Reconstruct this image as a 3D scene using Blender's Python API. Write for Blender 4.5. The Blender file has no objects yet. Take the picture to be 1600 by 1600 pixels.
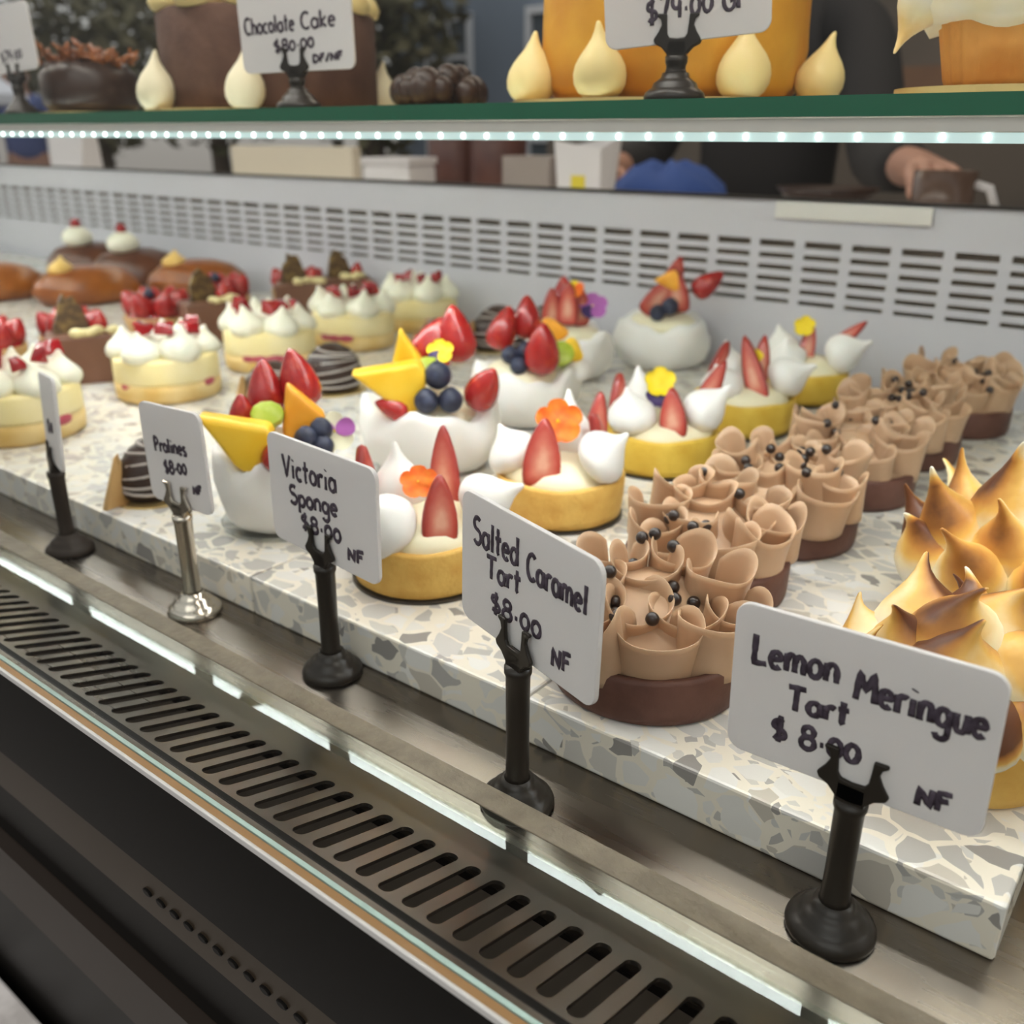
import bpy, bmesh, math, random
from math import sin, cos, pi, radians, sqrt, atan2
from mathutils import Matrix, Vector
from mathutils.bvhtree import BVHTree

S = bpy.context.scene
COL = S.collection
R = random.Random(11)

# ------------------------------------------------------------------ camera
cam_d = bpy.data.cameras.new('camera')
cam = bpy.data.objects.new('camera', cam_d)
COL.objects.link(cam)
RX = (0.78488132, 0.61963452, 0.00379089)
RY = (0.23385297, -0.29054138, -0.92784616)
RZ = (-0.5738241, 0.72913563, -0.37294388)
cam.matrix_world = Matrix(((RX[0], -RY[0], -RZ[0], 0.0), (RX[1], -RY[1], -RZ[1], 0.0),
                           (RX[2], -RY[2], -RZ[2], 0.24), (0, 0, 0, 1)))
cam_d.sensor_width = 36.0
cam_d.lens = 32.85
cam_d.clip_start = 0.01
cam_d.clip_end = 80
cam_d.dof.use_dof = True
cam_d.dof.focus_distance = 0.345
cam_d.dof.aperture_fstop = 10.5
S.camera = cam

# ------------------------------------------------------------------ view, world, lights
S.view_settings.view_transform = 'Standard'
S.view_settings.look = 'None'
S.view_settings.gamma = 1.0
S.view_settings.use_curve_mapping = False
S.view_settings.exposure = 0.08

world = bpy.data.worlds.new('world')
S.world = world
world.use_nodes = True
wn = world.node_tree
bg = wn.nodes['Background']
tc = wn.nodes.new('ShaderNodeTexCoord')
sp = wn.nodes.new('ShaderNodeSeparateXYZ')
rmp = wn.nodes.new('ShaderNodeValToRGB')
wn.links.new(tc.outputs['Generated'], sp.inputs[0])
mr = wn.nodes.new('ShaderNodeMapRange')
mr.inputs[1].default_value = -1.0
mr.inputs[2].default_value = 1.0
wn.links.new(sp.outputs['Z'], mr.inputs[0])
wn.links.new(mr.outputs[0], rmp.inputs[0])
cr = rmp.color_ramp
cr.elements[0].position = 0.0
cr.elements[0].color = (0.07, 0.06, 0.05, 1)
cr.elements[1].position = 1.0
cr.elements[1].color = (0.95, 0.97, 1.0, 1)
for pos, c in ((0.40, (0.14, 0.12, 0.10, 1)), (0.495, (0.42, 0.39, 0.36, 1)), (0.53, (0.58, 0.57, 0.55, 1)), (0.64, (1.05, 1.05, 1.05, 1))):
    e = cr.elements.new(pos)
    e.color = c
wn.links.new(rmp.outputs[0], bg.inputs['Color'])
bg.inputs['Strength'].default_value = 0.78


def area(name, loc, target, sx, sy, power, col):
    l = bpy.data.lights.new(name, 'AREA')
    l.shape = 'RECTANGLE'
    l.size = sx
    l.size_y = sy
    l.energy = power
    l.color = col
    o = bpy.data.objects.new(name, l)
    COL.objects.link(o)
    o.location = loc
    d = Vector(target) - Vector(loc)
    o.rotation_euler = d.to_track_quat('-Z', 'Y').to_euler()
    return o


LED_POWER = 27.0
area('street_daylight', (0.6, -1.9, 2.3), (-0.5, 0.5, 0.1), 2.4, 1.4, 17, (1.0, 0.97, 0.94))
area('cafe_ceiling_light', (-1.0, 2.0, 1.66), (-1.0, 1.9, 0.0), 2.6, 0.6, 16, (1.0, 0.88, 0.74))

# ------------------------------------------------------------------ materials
MATS = {}


def mat(name, col, rough=0.5, metal=0.0, spec=0.5, noise=None, bump=None, emit=None, trans=0.0, coat=0.0, sss=0.0,
        ior=1.45, alpha=1.0):
    """noise=(scale, second colour, low, high)   bump=(scale, strength)"""
    if name in MATS:
        return MATS[name]
    m = bpy.data.materials.new(name)
    m.use_nodes = True
    nt = m.node_tree
    b = nt.nodes['Principled BSDF']
    b.inputs['Base Color'].default_value = (*col, 1)
    b.inputs['Roughness'].default_value = rough
    b.inputs['Metallic'].default_value = metal
    b.inputs['Specular IOR Level'].default_value = spec
    b.inputs['Transmission Weight'].default_value = trans
    b.inputs['Coat Weight'].default_value = coat
    b.inputs['Coat Roughness'].default_value = 0.08
    b.inputs['IOR'].default_value = ior
    b.inputs['Alpha'].default_value = alpha
    if sss:
        b.inputs['Subsurface Weight'].default_value = sss
        b.inputs['Subsurface Radius'].default_value = (0.006, 0.004, 0.003)
        b.inputs['Subsurface Scale'].default_value = 0.8
    t = nt.nodes.new('ShaderNodeTexCoord')
    if noise:
        n = nt.nodes.new('ShaderNodeTexNoise')
        n.inputs['Scale'].default_value = noise[0]
        n.inputs['Detail'].default_value = 5
        r = nt.nodes.new('ShaderNodeValToRGB')
        r.color_ramp.elements[0].position = noise[2]
        r.color_ramp.elements[1].position = noise[3]
        r.color_ramp.elements[0].color = (*col, 1)
        r.color_ramp.elements[1].color = (*noise[1], 1)
        nt.links.new(t.outputs['Object'], n.inputs['Vector'])
        nt.links.new(n.outputs['Fac'], r.inputs[0])
        nt.links.new(r.outputs[0], b.inputs['Base Color'])
    if bump:
        n2 = nt.nodes.new('ShaderNodeTexNoise')
        n2.inputs['Scale'].default_value = bump[0]
        n2.inputs['Detail'].default_value = 4
        bp = nt.nodes.new('ShaderNodeBump')
        bp.inputs['Strength'].default_value = bump[1]
        bp.inputs['Distance'].default_value = 0.001
        nt.links.new(t.outputs['Object'], n2.inputs['Vector'])
        nt.links.new(n2.outputs['Fac'], bp.inputs['Height'])
        nt.links.new(bp.outputs[0], b.inputs['Normal'])
    if emit:
        b.inputs['Emission Color'].default_value = (*emit[0], 1)
        b.inputs['Emission Strength'].default_value = emit[1]
    MATS[name] = m
    return m


def attr_mat(name, stops, rough=0.5, coat=0.0, noise=None, sss=0.0):
    """colour by the vertex attribute 'tone' (what the thing itself is coloured like: toast, ripe core)"""
    m = mat(name, stops[0][1], rough, coat=coat, sss=sss)
    nt = m.node_tree
    b = nt.nodes['Principled BSDF']
    a = nt.nodes.new('ShaderNodeAttribute')
    a.attribute_name = 'tone'
    r = nt.nodes.new('ShaderNodeValToRGB')
    el = r.color_ramp.elements
    while len(el) < len(stops):
        el.new(0.5)
    for e, (p, c) in zip(el, stops):
        e.position = p
        e.color = (*c, 1)
    src = a.outputs['Fac']
    if noise:
        t = nt.nodes.new('ShaderNodeTexCoord')
        n = nt.nodes.new('ShaderNodeTexNoise')
        n.inputs['Scale'].default_value = noise[0]
        n.inputs['Detail'].default_value = 4
        nt.links.new(t.outputs['Object'], n.inputs['Vector'])
        ma = nt.nodes.new('ShaderNodeMath')
        ma.operation = 'MULTIPLY_ADD'
        ma.inputs[1].default_value = noise[1]
        nt.links.new(n.outputs['Fac'], ma.inputs[0])
        m2 = nt.nodes.new('ShaderNodeMath')
        m2.operation = 'SUBTRACT'
        m2.inputs[1].default_value = noise[1] * 0.5
        nt.links.new(src, m2.inputs[0])
        nt.links.new(m2.outputs[0], ma.inputs[2])
        src = ma.outputs[0]
    nt.links.new(src, r.inputs[0])
    nt.links.new(r.outputs[0], b.inputs['Base Color'])
    return m


def glass_mat(name, tint, gloss=1.0, ior=1.45):
    m = bpy.data.materials.new(name)
    m.use_nodes = True
    nt = m.node_tree
    nt.nodes.clear()
    o = nt.nodes.new('ShaderNodeOutputMaterial')
    tr = nt.nodes.new('ShaderNodeBsdfTransparent')
    tr.inputs[0].default_value = (*tint, 1)
    gl = nt.nodes.new('ShaderNodeBsdfGlossy')
    gl.inputs['Roughness'].default_value = 0.02
    gl.inputs['Color'].default_value = (gloss, gloss, gloss, 1)
    lw_ = nt.nodes.new('ShaderNodeLayerWeight')
    lw_.inputs['Blend'].default_value = 0.5
    pw = nt.nodes.new('ShaderNodeMath')
    pw.operation = 'POWER'
    pw.inputs[1].default_value = 5.0
    nt.links.new(lw_.outputs['Facing'], pw.inputs[0])
    fr = nt.nodes.new('ShaderNodeMath')
    fr.operation = 'MULTIPLY_ADD'
    fr.inputs[1].default_value = 0.96
    fr.inputs[2].default_value = 0.04
    nt.links.new(pw.outputs[0], fr.inputs[0])
    mx = nt.nodes.new('ShaderNodeMixShader')
    nt.links.new(fr.outputs[0], mx.inputs[0])
    nt.links.new(tr.outputs[0], mx.inputs[1])
    nt.links.new(gl.outputs[0], mx.inputs[2])
    nt.links.new(mx.outputs[0], o.inputs[0])
    MATS[name] = m
    return m


def steel_mat(name, col, rough, streak=(3.0, 220.0, 220.0), amt=0.12, metal=1.0):
    m = mat(name, col, rough, metal)
    nt = m.node_tree
    b = nt.nodes['Principled BSDF']
    t = nt.nodes.new('ShaderNodeTexCoord')
    mp = nt.nodes.new('ShaderNodeMapping')
    mp.inputs['Scale'].default_value = streak
    n = nt.nodes.new('ShaderNodeTexNoise')
    n.inputs['Scale'].default_value = 1.0
    n.inputs['Detail'].default_value = 3
    n2 = nt.nodes.new('ShaderNodeTexNoise')
    n2.inputs['Scale'].default_value = 14.0
    n2.inputs['Detail'].default_value = 5
    r = nt.nodes.new('ShaderNodeMapRange')
    r.inputs[3].default_value = rough - amt
    r.inputs[4].default_value = rough + amt
    add = nt.nodes.new('ShaderNodeMath')
    add.operation = 'MULTIPLY_ADD'
    add.inputs[1].default_value = 0.5
    nt.links.new(t.outputs['Object'], mp.inputs[0])
    nt.links.new(mp.outputs[0], n.inputs['Vector'])
    nt.links.new(t.outputs['Object'], n2.inputs['Vector'])
    h = nt.nodes.new('ShaderNodeMath')
    h.operation = 'MULTIPLY'
    h.inputs[1].default_value = 0.5
    nt.links.new(n2.outputs['Fac'], h.inputs[0])
    nt.links.new(n.outputs['Fac'], add.inputs[0])
    nt.links.new(h.outputs[0], add.inputs[2])
    nt.links.new(add.outputs[0], r.inputs[0])
    nt.links.new(r.outputs[0], b.inputs['Roughness'])
    return m


def terrazzo_mat():
    m = mat('terrazzo', (0.7, 0.68, 0.6), 0.16, spec=0.5)
    nt = m.node_tree
    b = nt.nodes['Principled BSDF']
    N = nt.nodes.new
    L = nt.links.new
    t = N('ShaderNodeTexCoord')
    oi = N('ShaderNodeObjectInfo')
    sc = N('ShaderNodeVectorMath')
    sc.operation = 'SCALE'
    sc.inputs[0].default_value = (3.1, 1.7, 2.3)
    L(oi.outputs['Random'], sc.inputs['Scale'])
    ad = N('ShaderNodeVectorMath')
    ad.operation = 'ADD'
    L(t.outputs['Object'], ad.inputs[0])
    L(sc.outputs[0], ad.inputs[1])
    # warp so that the chips are irregular
    nz = N('ShaderNodeTexNoise')
    nz.inputs['Scale'].default_value = 55
    nz.inputs['Detail'].default_value = 1
    L(ad.outputs[0], nz.inputs['Vector'])
    ws = N('ShaderNodeVectorMath')
    ws.operation = 'SCALE'
    ws.inputs['Scale'].default_value = 0.010
    L(nz.outputs['Color'], ws.inputs[0])
    wa = N('ShaderNodeVectorMath')
    wa.operation = 'ADD'
    L(ad.outputs[0], wa.inputs[0])
    L(ws.outputs[0], wa.inputs[1])

    def layer(scale, thr, seedvec, keep):
        mp = N('ShaderNodeMapping')
        mp.inputs['Location'].default_value = seedvec
        mp.inputs['Scale'].default_value = (1.0, 1.25, 1.15)
        L(wa.outputs[0], mp.inputs[0])
        v1 = N('ShaderNodeTexVoronoi')
        v1.feature = 'DISTANCE_TO_EDGE'
        v1.inputs['Scale'].default_value = scale
        v2 = N('ShaderNodeTexVoronoi')
        v2.feature = 'F1'
        v2.inputs['Scale'].default_value = scale
        L(mp.outputs[0], v1.inputs['Vector'])
        L(mp.outputs[0], v2.inputs['Vector'])
        sx = N('ShaderNodeSeparateColor')
        L(v2.outputs['Color'], sx.inputs[0])
        # per-cell border width
        th = N('ShaderNodeMath')
        th.operation = 'MULTIPLY_ADD'
        th.inputs[1].default_value = thr * 1.6
        th.inputs[2].default_value = thr * 0.35
        L(sx.outputs['Green'], th.inputs[0])
        gt = N('ShaderNodeMath')
        gt.operation = 'GREATER_THAN'
        L(v1.outputs['Distance'], gt.inputs[0])
        L(th.outputs[0], gt.inputs[1])
        kp = N('ShaderNodeMath')
        kp.operation = 'LESS_THAN'
        kp.inputs[1].default_value = keep
        L(sx.outputs['Blue'], kp.inputs[0])
        mu = N('ShaderNodeMath')
        mu.operation = 'MULTIPLY'
        L(gt.outputs[0], mu.inputs[0])
        L(kp.outputs[0], mu.inputs[1])
        cr_ = N('ShaderNodeValToRGB')
        cr_.color_ramp.interpolation = 'CONSTANT'
        cols = [(0.0, (0.46, 0.445, 0.42)), (0.16, (0.66, 0.65, 0.62)), (0.36, (0.41, 0.395, 0.375)), (0.46, (0.56, 0.54, 0.50)),
                (0.64, (0.71, 0.70, 0.67)), (0.80, (0.50, 0.46, 0.40)), (0.87, (0.54, 0.53, 0.51)), (0.965, (0.28, 0.265, 0.25))]
        el = cr_.color_ramp.elements
        while len(el) < len(cols):
            el.new(0.5)
        for e_, (p, c) in zip(el, cols):
            e_.position = p
            e_.color = (*c, 1)
        L(sx.outputs['Red'], cr_.inputs[0])
        return mu.outputs[0], cr_.outputs[0]
    f1, c1 = layer(68, 0.085, (0, 0, 0), 0.95)
    f2, c2 = layer(150, 0.14, (4.2, 1.3, 7.7), 0.5)
    mx1 = N('ShaderNodeMix')
    mx1.data_type = 'RGBA'
    mx1.inputs['A'].default_value = (0.74, 0.69, 0.59, 1)
    L(f2, mx1.inputs['Factor'])
    L(c2, mx1.inputs['B'])
    mx2 = N('ShaderNodeMix')
    mx2.data_type = 'RGBA'
    L(f1, mx2.inputs['Factor'])
    L(mx1.outputs['Result'], mx2.inputs['A'])
    L(c1, mx2.inputs['B'])
    L(mx2.outputs['Result'], b.inputs['Base Color'])
    return m


M_steel = steel_mat('deck_steel', (0.20, 0.172, 0.142), 0.27, amt=0.10)
M_steel2 = steel_mat('vent_steel', (0.29, 0.26, 0.225), 0.30, streak=(4, 160, 160), amt=0.10)
M_white_panel = mat('white_painted_panel', (0.58, 0.57, 0.615), 0.35)
M_dark = mat('dark_duct', (0.24, 0.19, 0.145), 0.7)
M_terr = terrazzo_mat()
M_glass = glass_mat('front_pane_glass', (0.985, 0.995, 0.985), 0.28)
M_baffle = glass_mat('baffle_pane_glass', (0.93, 0.96, 0.94), 0.8)
M_edge = mat('ground_glass_edge', (0.145, 0.118, 0.082), 0.55, noise=(90, (0.21, 0.175, 0.125), 0.35, 0.7), bump=(320, 0.8))
M_shelfglass = glass_mat('shelf_pane_glass', (0.93, 0.97, 0.95), 0.6)
M_greenedge = mat('green_glass_edge', (0.012, 0.11, 0.06), 0.15)
M_alu = mat('white_aluminium', (0.72, 0.70, 0.66), 0.35, 0.2)
M_led_strip = mat('led_strip_diffuser', (0.9, 0.95, 0.95), 0.5, emit=((0.955, 0.985, 1.0), LED_POWER))
M_top = mat('added_top_glow', (0.9, 0.9, 0.9), 0.5, emit=((1.0, 0.95, 0.88), 44))  # glow of the added light above the upper shelf
M_led = mat('led_chip', (1, 1, 1), 0.4, emit=((0.80, 1.0, 0.95), 5))
M_led_face = mat('led_strip_face', (0.8, 0.85, 0.85), 0.4, emit=((0.45, 0.80, 0.80), 0.42))
M_black = mat('black_plastic', (0.020, 0.015, 0.011), 0.32, spec=0.4)
M_brownblack = mat('brown_black_plastic', (0.030, 0.021, 0.015), 0.5, spec=0.3)
M_chrome = mat('chrome', (0.62, 0.56, 0.48), 0.18, 1.0)
M_card = mat('frosted_white_card', (0.88, 0.86, 0.86), 0.45)
nt_ = M_card.node_tree
tl_ = nt_.nodes.new('ShaderNodeBsdfTranslucent')
tl_.inputs[0].default_value = (0.80, 0.77, 0.76, 1)
ms_ = nt_.nodes.new('ShaderNodeMixShader')
ms_.inputs[0].default_value = 0.35
nt_.links.new(nt_.nodes['Principled BSDF'].outputs[0], ms_.inputs[1])
nt_.links.new(tl_.outputs[0], ms_.inputs[2])
nt_.links.new(ms_.outputs[0], nt_.nodes['Material Output'].inputs[0])
M_ink = mat('violet_black_marker', (0.030, 0.018, 0.030), 0.6, noise=(300, (0.10, 0.075, 0.105), 0.35, 0.75))
M_pastry = mat('golden_pastry', (0.60, 0.33, 0.065), 0.65, noise=(70, (0.74, 0.47, 0.12), 0.3, 0.7), bump=(420, 0.5))
M_pastry_y = mat('yellow_pastry', (0.62, 0.38, 0.035), 0.6, noise=(60, (0.78, 0.54, 0.08), 0.3, 0.7), bump=(420, 0.5))
M_board = mat('dark_cake_board', (0.05, 0.04, 0.03), 0.4)
M_choc = mat('chocolate_pastry', (0.090, 0.034, 0.022), 0.55, noise=(60, (0.14, 0.060, 0.042), 0.4, 0.7), bump=(300, 0.3))
M_caramel = mat('caramel_cream', (0.47, 0.305, 0.185), 0.42, noise=(45, (0.53, 0.350, 0.220), 0.3, 0.7), bump=(60, 0.15), sss=0.12)
M_pearl = mat('chocolate_pearl', (0.020, 0.010, 0.008), 0.28, coat=0.4)
M_cream = mat('pale_cream', (0.86, 0.80, 0.58), 0.45, sss=0.1)
M_white = mat('white_meringue', (0.86, 0.85, 0.82), 0.5, sss=0.1)
M_toast = attr_mat('toasted_meringue', [(0.0, (0.86, 0.81, 0.69)), (0.28, (0.84, 0.72, 0.44)), (0.52, (0.72, 0.42, 0.10)), (0.78, (0.45, 0.19, 0.04)),
                                        (1.0, (0.11, 0.035, 0.012))], 0.4, noise=(70, 0.42), sss=0.08)
M_straw = attr_mat('strawberry_slice_flesh', [(0.0, (0.30, 0.020, 0.016)), (0.35, (0.46, 0.060, 0.042)), (0.75, (0.60, 0.17, 0.12)), (1.0, (0.74, 0.38, 0.27))],
                   0.3, coat=0.3, noise=(200, 0.3))
M_red = mat('strawberry_skin', (0.36, 0.014, 0.014), 0.25, coat=0.5, noise=(160, (0.50, 0.040, 0.022), 0.5, 0.75), bump=(420, 0.4))
M_darkred = mat('red_jelly', (0.33, 0.012, 0.016), 0.2, coat=0.6)
M_mango = mat('yellow_mango', (0.85, 0.50, 0.015), 0.35, noise=(60, (0.90, 0.60, 0.05), 0.3, 0.7))
M_peach = mat('orange_mango', (0.88, 0.36, 0.02), 0.35, noise=(60, (0.92, 0.46, 0.06), 0.3, 0.7))
M_kiwi = mat('green_kiwi', (0.36, 0.47, 0.03), 0.35, noise=(150, (0.50, 0.58, 0.10), 0.4, 0.7))
M_blue = mat('blueberry_skin', (0.018, 0.022, 0.045), 0.45, noise=(120, (0.045, 0.055, 0.10), 0.4, 0.7))
M_p_or = mat('orange_petal', (0.88, 0.13, 0.005), 0.5, noise=(120, (0.80, 0.27, 0.01), 0.4, 0.7))
M_p_ye = mat('yellow_petal', (0.88, 0.66, 0.01), 0.5)
M_p_pu = mat('purple_petal', (0.05, 0.025, 0.12), 0.5)
M_p_li = mat('lilac_petal', (0.42, 0.12, 0.42), 0.5)
M_p_wh = mat('ivory_petal', (0.83, 0.80, 0.58), 0.5)
M_sponge = mat('yellow_sponge', (0.66, 0.42, 0.12), 0.75, noise=(40, (0.80, 0.62, 0.30), 0.3, 0.7), bump=(200, 0.5))
M_custard = mat('custard_layer', (0.85, 0.71, 0.32), 0.5, noise=(30, (0.86, 0.76, 0.45), 0.35, 0.7))
M_pink = mat('berry_compote', (0.42, 0.07, 0.10), 0.4)
M_darkchoc = mat('dark_chocolate', (0.035, 0.017, 0.011), 0.35)
M_milk = mat('milk_chocolate_mousse', (0.16, 0.070, 0.040), 0.5, noise=(30, (0.20, 0.095, 0.058), 0.4, 0.7))
M_greychoc = mat('pale_chocolate_drizzle', (0.42, 0.38, 0.35), 0.45)
M_nut = mat('cream_nut_crumb', (0.72, 0.62, 0.32), 0.6)
M_tan = mat('tan_pastry', (0.44, 0.25, 0.09), 0.6, noise=(50, (0.55, 0.34, 0.14), 0.3, 0.7))
M_brioche = mat('glazed_brioche', (0.22, 0.058, 0.010), 0.3, coat=0.3, noise=(22, (0.36, 0.115, 0.018), 0.35, 0.7))
M_dome = mat('dark_glazed_dome', (0.085, 0.026, 0.012), 0.3, coat=0.3, noise=(25, (0.16, 0.055, 0.025), 0.4, 0.75))
M_gold = mat('gold_board', (0.62, 0.45, 0.18), 0.35, 0.7)
M_dkcake = mat('chocolate_sponge', (0.080, 0.034, 0.020), 0.8, noise=(45, (0.12, 0.058, 0.036), 0.35, 0.7), bump=(150, 0.8))
M_orange = mat('orange_cake', (0.58, 0.23, 0.012), 0.6, noise=(22, (0.74, 0.38, 0.03), 0.35, 0.7), bump=(120, 0.6))
M_butter = mat('butter_yellow_cream', (0.84, 0.67, 0.30), 0.45, sss=0.1)
M_ivory = mat('ivory_cream', (0.80, 0.72, 0.50), 0.45)
M_muffin = mat('muffin_cake', (0.56, 0.22, 0.035), 0.65, noise=(60, (0.68, 0.32, 0.07), 0.3, 0.7), bump=(260, 0.5))
M_clear = glass_mat('clear_plastic', (0.93, 0.94, 0.93), 0.9)
M_fascia = mat('black_gloss_fascia', (0.008, 0.007, 0.006), 0.4, spec=0.12)
M_bronze = mat('bronze_strip', (0.060, 0.043, 0.026), 0.4, 0.5)
M_amber = mat('amber_reflection', (0.34, 0.19, 0.075), 0.4)  # warm reflection at the glass foot, put into an amber colour
M_bead = mat('pale_aqua_bead', (0.42, 0.58, 0.54), 0.4)
M_counter = mat('pale_stone_counter', (0.86, 0.80, 0.74), 0.4, noise=(40, (0.60, 0.55, 0.5), 0.4, 0.6))
M_wall = mat('dark_brown_wall', (0.10, 0.083, 0.068), 0.8, noise=(2, (0.13, 0.105, 0.085), 0.4, 0.6))
M_wood = mat('brown_timber', (0.15, 0.075, 0.04), 0.55, noise=(6, (0.20, 0.105, 0.055), 0.3, 0.7))
M_floor = mat('dark_floor', (0.022, 0.018, 0.015), 0.6)
M_leaf = mat('tree_leaves', (0.090, 0.085, 0.035), 0.6, noise=(4, (0.17, 0.14, 0.07), 0.35, 0.7))
M_bark = mat('tree_bark', (0.09, 0.065, 0.045), 0.8)
M_house = mat('blue_grey_render', (0.23, 0.275, 0.34), 0.7)
M_roof = mat('dark_roof', (0.12, 0.075, 0.06), 0.7)
M_pane = mat('dark_window_pane', (0.10, 0.12, 0.14), 0.15)
M_wframe = mat('white_paint', (0.78, 0.78, 0.80), 0.5)
M_canvas = mat('white_canvas', (0.82, 0.82, 0.86), 0.7)
M_skin = mat('skin', (0.50, 0.27, 0.19), 0.5, sss=0.05)
M_hair = mat('dark_brown_hair', (0.045, 0.028, 0.018), 0.6)
M_bluecloth = mat('blue_cloth', (0.035, 0.085, 0.30), 0.8)
M_navy = mat('navy_shirt', (0.10, 0.13, 0.30), 0.8)
M_blackcloth = mat('black_cloth', (0.016, 0.014, 0.014), 0.85)
M_paper = mat('white_paper', (0.78, 0.76, 0.76), 0.7)
M_canister = mat('dark_red_brown_canister', (0.085, 0.030, 0.024), 0.4, noise=(12, (0.13, 0.05, 0.035), 0.4, 0.6))
M_kraft = mat('cream_board', (0.70, 0.63, 0.50), 0.7)
M_greybox = mat('grey_brown_board', (0.34, 0.29, 0.26), 0.6)
M_ceramic = mat('brown_glazed_ceramic', (0.11, 0.065, 0.045), 0.25)
M_yellow = mat('yellow_card', (0.80, 0.66, 0.05), 0.6)

# ------------------------------------------------------------------ geometry helpers


class G:
    def __init__(s):
        s.v, s.f, s.m, s.a = [], [], [], []

    def add(s, geo, M=None, mi=0):
        v, f = geo[0], geo[1]
        a = geo[2] if len(geo) > 2 else [0.0] * len(v)
        n = len(s.v)
        if M is not None:
            v = [tuple(M @ Vector(p)) for p in v]
        s.v += [tuple(p) for p in v]
        s.a += list(a)
        s.f += [tuple(i + n for i in q) for q in f]
        s.m += [mi] * len(f)
        return s

    def obj(s, name, mats, parent=None, smooth=True, sub=0, bevel=0.0, loc=None, rot=None):
        me = bpy.data.meshes.new(name)
        me.from_pydata(s.v, [], s.f)
        if not isinstance(mats, (list, tuple)):
            mats = [mats]
        for m in mats:
            me.materials.append(m)
        me.polygons.foreach_set('material_index', s.m)
        if any(s.a):
            at = me.attributes.new('tone', 'FLOAT', 'POINT')
            at.data.foreach_set('value', s.a)
        bm = bmesh.new()
        bm.from_mesh(me)
        bmesh.ops.recalc_face_normals(bm, faces=bm.faces)
        bm.to_mesh(me)
        bm.free()
        me.polygons.foreach_set('use_smooth', [smooth] * len(me.polygons))
        me.update()
        o = bpy.data.objects.new(name, me)
        COL.objects.link(o)
        if parent is not None:
            o.parent = parent
        if loc:
            o.location = loc
        if rot:
            o.rotation_euler = rot
        if bevel:
            b = o.modifiers.new('b', 'BEVEL')
            b.width = bevel
            b.segments = 2
            b.limit_method = 'ANGLE'
            b.angle_limit = radians(40)
        if sub:
            q = o.modifiers.new('s', 'SUBSURF')
            q.levels = q.render_levels = sub
        return o


def T(x=0, y=0, z=0):
    return Matrix.Translation((x, y, z))


def Rz(a):
    return Matrix.Rotation(a, 4, 'Z')


def Rx(a):
    return Matrix.Rotation(a, 4, 'X')


def Ry(a):
    return Matrix.Rotation(a, 4, 'Y')


def Sc(x, y, z):
    return Matrix.Diagonal((x, y, z, 1))


def aim(d):
    return Vector(d).to_track_quat('Z', 'Y').to_matrix().to_4x4()


def box(x0, x1, y0, y1, z0, z1):
    v = [(x0, y0, z0), (x1, y0, z0), (x1, y1, z0), (x0, y1, z0), (x0, y0, z1), (x1, y0, z1), (x1, y1, z1), (x0, y1, z1)]
    return v, [(0, 3, 2, 1), (4, 5, 6, 7), (0, 1, 5, 4), (1, 2, 6, 5), (2, 3, 7, 6), (3, 0, 4, 7)]


def lathe(prof, seg=32, fn=None, tone=None):
    """prof: (r, z) list bottom to top. fn(a, k, r, z) -> (r, z)"""
    v, f, a = [], [], []
    rings = []
    for k, (r, z) in enumerate(prof):
        if r < 1e-6:
            rings.append([len(v)])
            v.append((0, 0, z))
            a.append(tone[k] if tone else 0.0)
        else:
            ring = []
            for i in range(seg):
                t = 2 * pi * i / seg
                rr, zz = (fn(t, k, r, z) if fn else (r, z))
                ring.append(len(v))
                v.append((rr * cos(t), rr * sin(t), zz))
                a.append(tone[k] if tone else 0.0)
            rings.append(ring)
    for A, B in zip(rings, rings[1:]):
        if len(A) == 1 and len(B) == 1:
            continue
        for i in range(seg):
            j = (i + 1) % seg
            if len(A) == 1:
                f.append((A[0], B[j], B[i]))
            elif len(B) == 1:
                f.append((A[i], A[j], B[0]))
            else:
                f.append((A[i], A[j], B[j], B[i]))
    if len(rings[0]) > 1:
        f.append(tuple(reversed(rings[0])))
    if len(rings[-1]) > 1:
        f.append(tuple(rings[-1]))
    return v, f, a


def ball(r, seg=16, n=10):
    return lathe([(r * sin(pi * k / n), -r * cos(pi * k / n)) for k in range(n + 1)], seg)


def tube(path, rad, seg=8, flat=None):
    """swept tube along 3-D path; rad scalar or list; flat=(normal, factor) squashes"""
    P = [Vector(p) for p in path]
    n = len(P)
    if not isinstance(rad, (list, tuple)):
        rad = [rad] * n
    v, f = [], []
    up = Vector((0, 0, 1))
    for i, p in enumerate(P):
        d = (P[min(i + 1, n - 1)] - P[max(i - 1, 0)])
        if d.length < 1e-9:
            d = Vector((1, 0, 0))
        d.normalize()
        u = flat[0] if flat else (up if abs(d.z) < 0.95 else Vector((1, 0, 0)))
        s = d.cross(u)
        if s.length < 1e-6:
            s = Vector((1, 0, 0))
        s.normalize()
        w = s.cross(d)
        k = flat[1] if flat else 1.0
        for j in range(seg):
            t = 2 * pi * j / seg
            v.append(tuple(p + s * (rad[i] * cos(t)) + w * (rad[i] * k * sin(t))))
    for i in range(n - 1):
        for j in range(seg):
            q = (j + 1) % seg
            f.append((i * seg + j, i * seg + q, (i + 1) * seg + q, (i + 1) * seg + j))
    f.append(tuple(reversed(range(seg))))
    f.append(tuple((n - 1) * seg + j for j in range(seg)))
    return v, f


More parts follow.
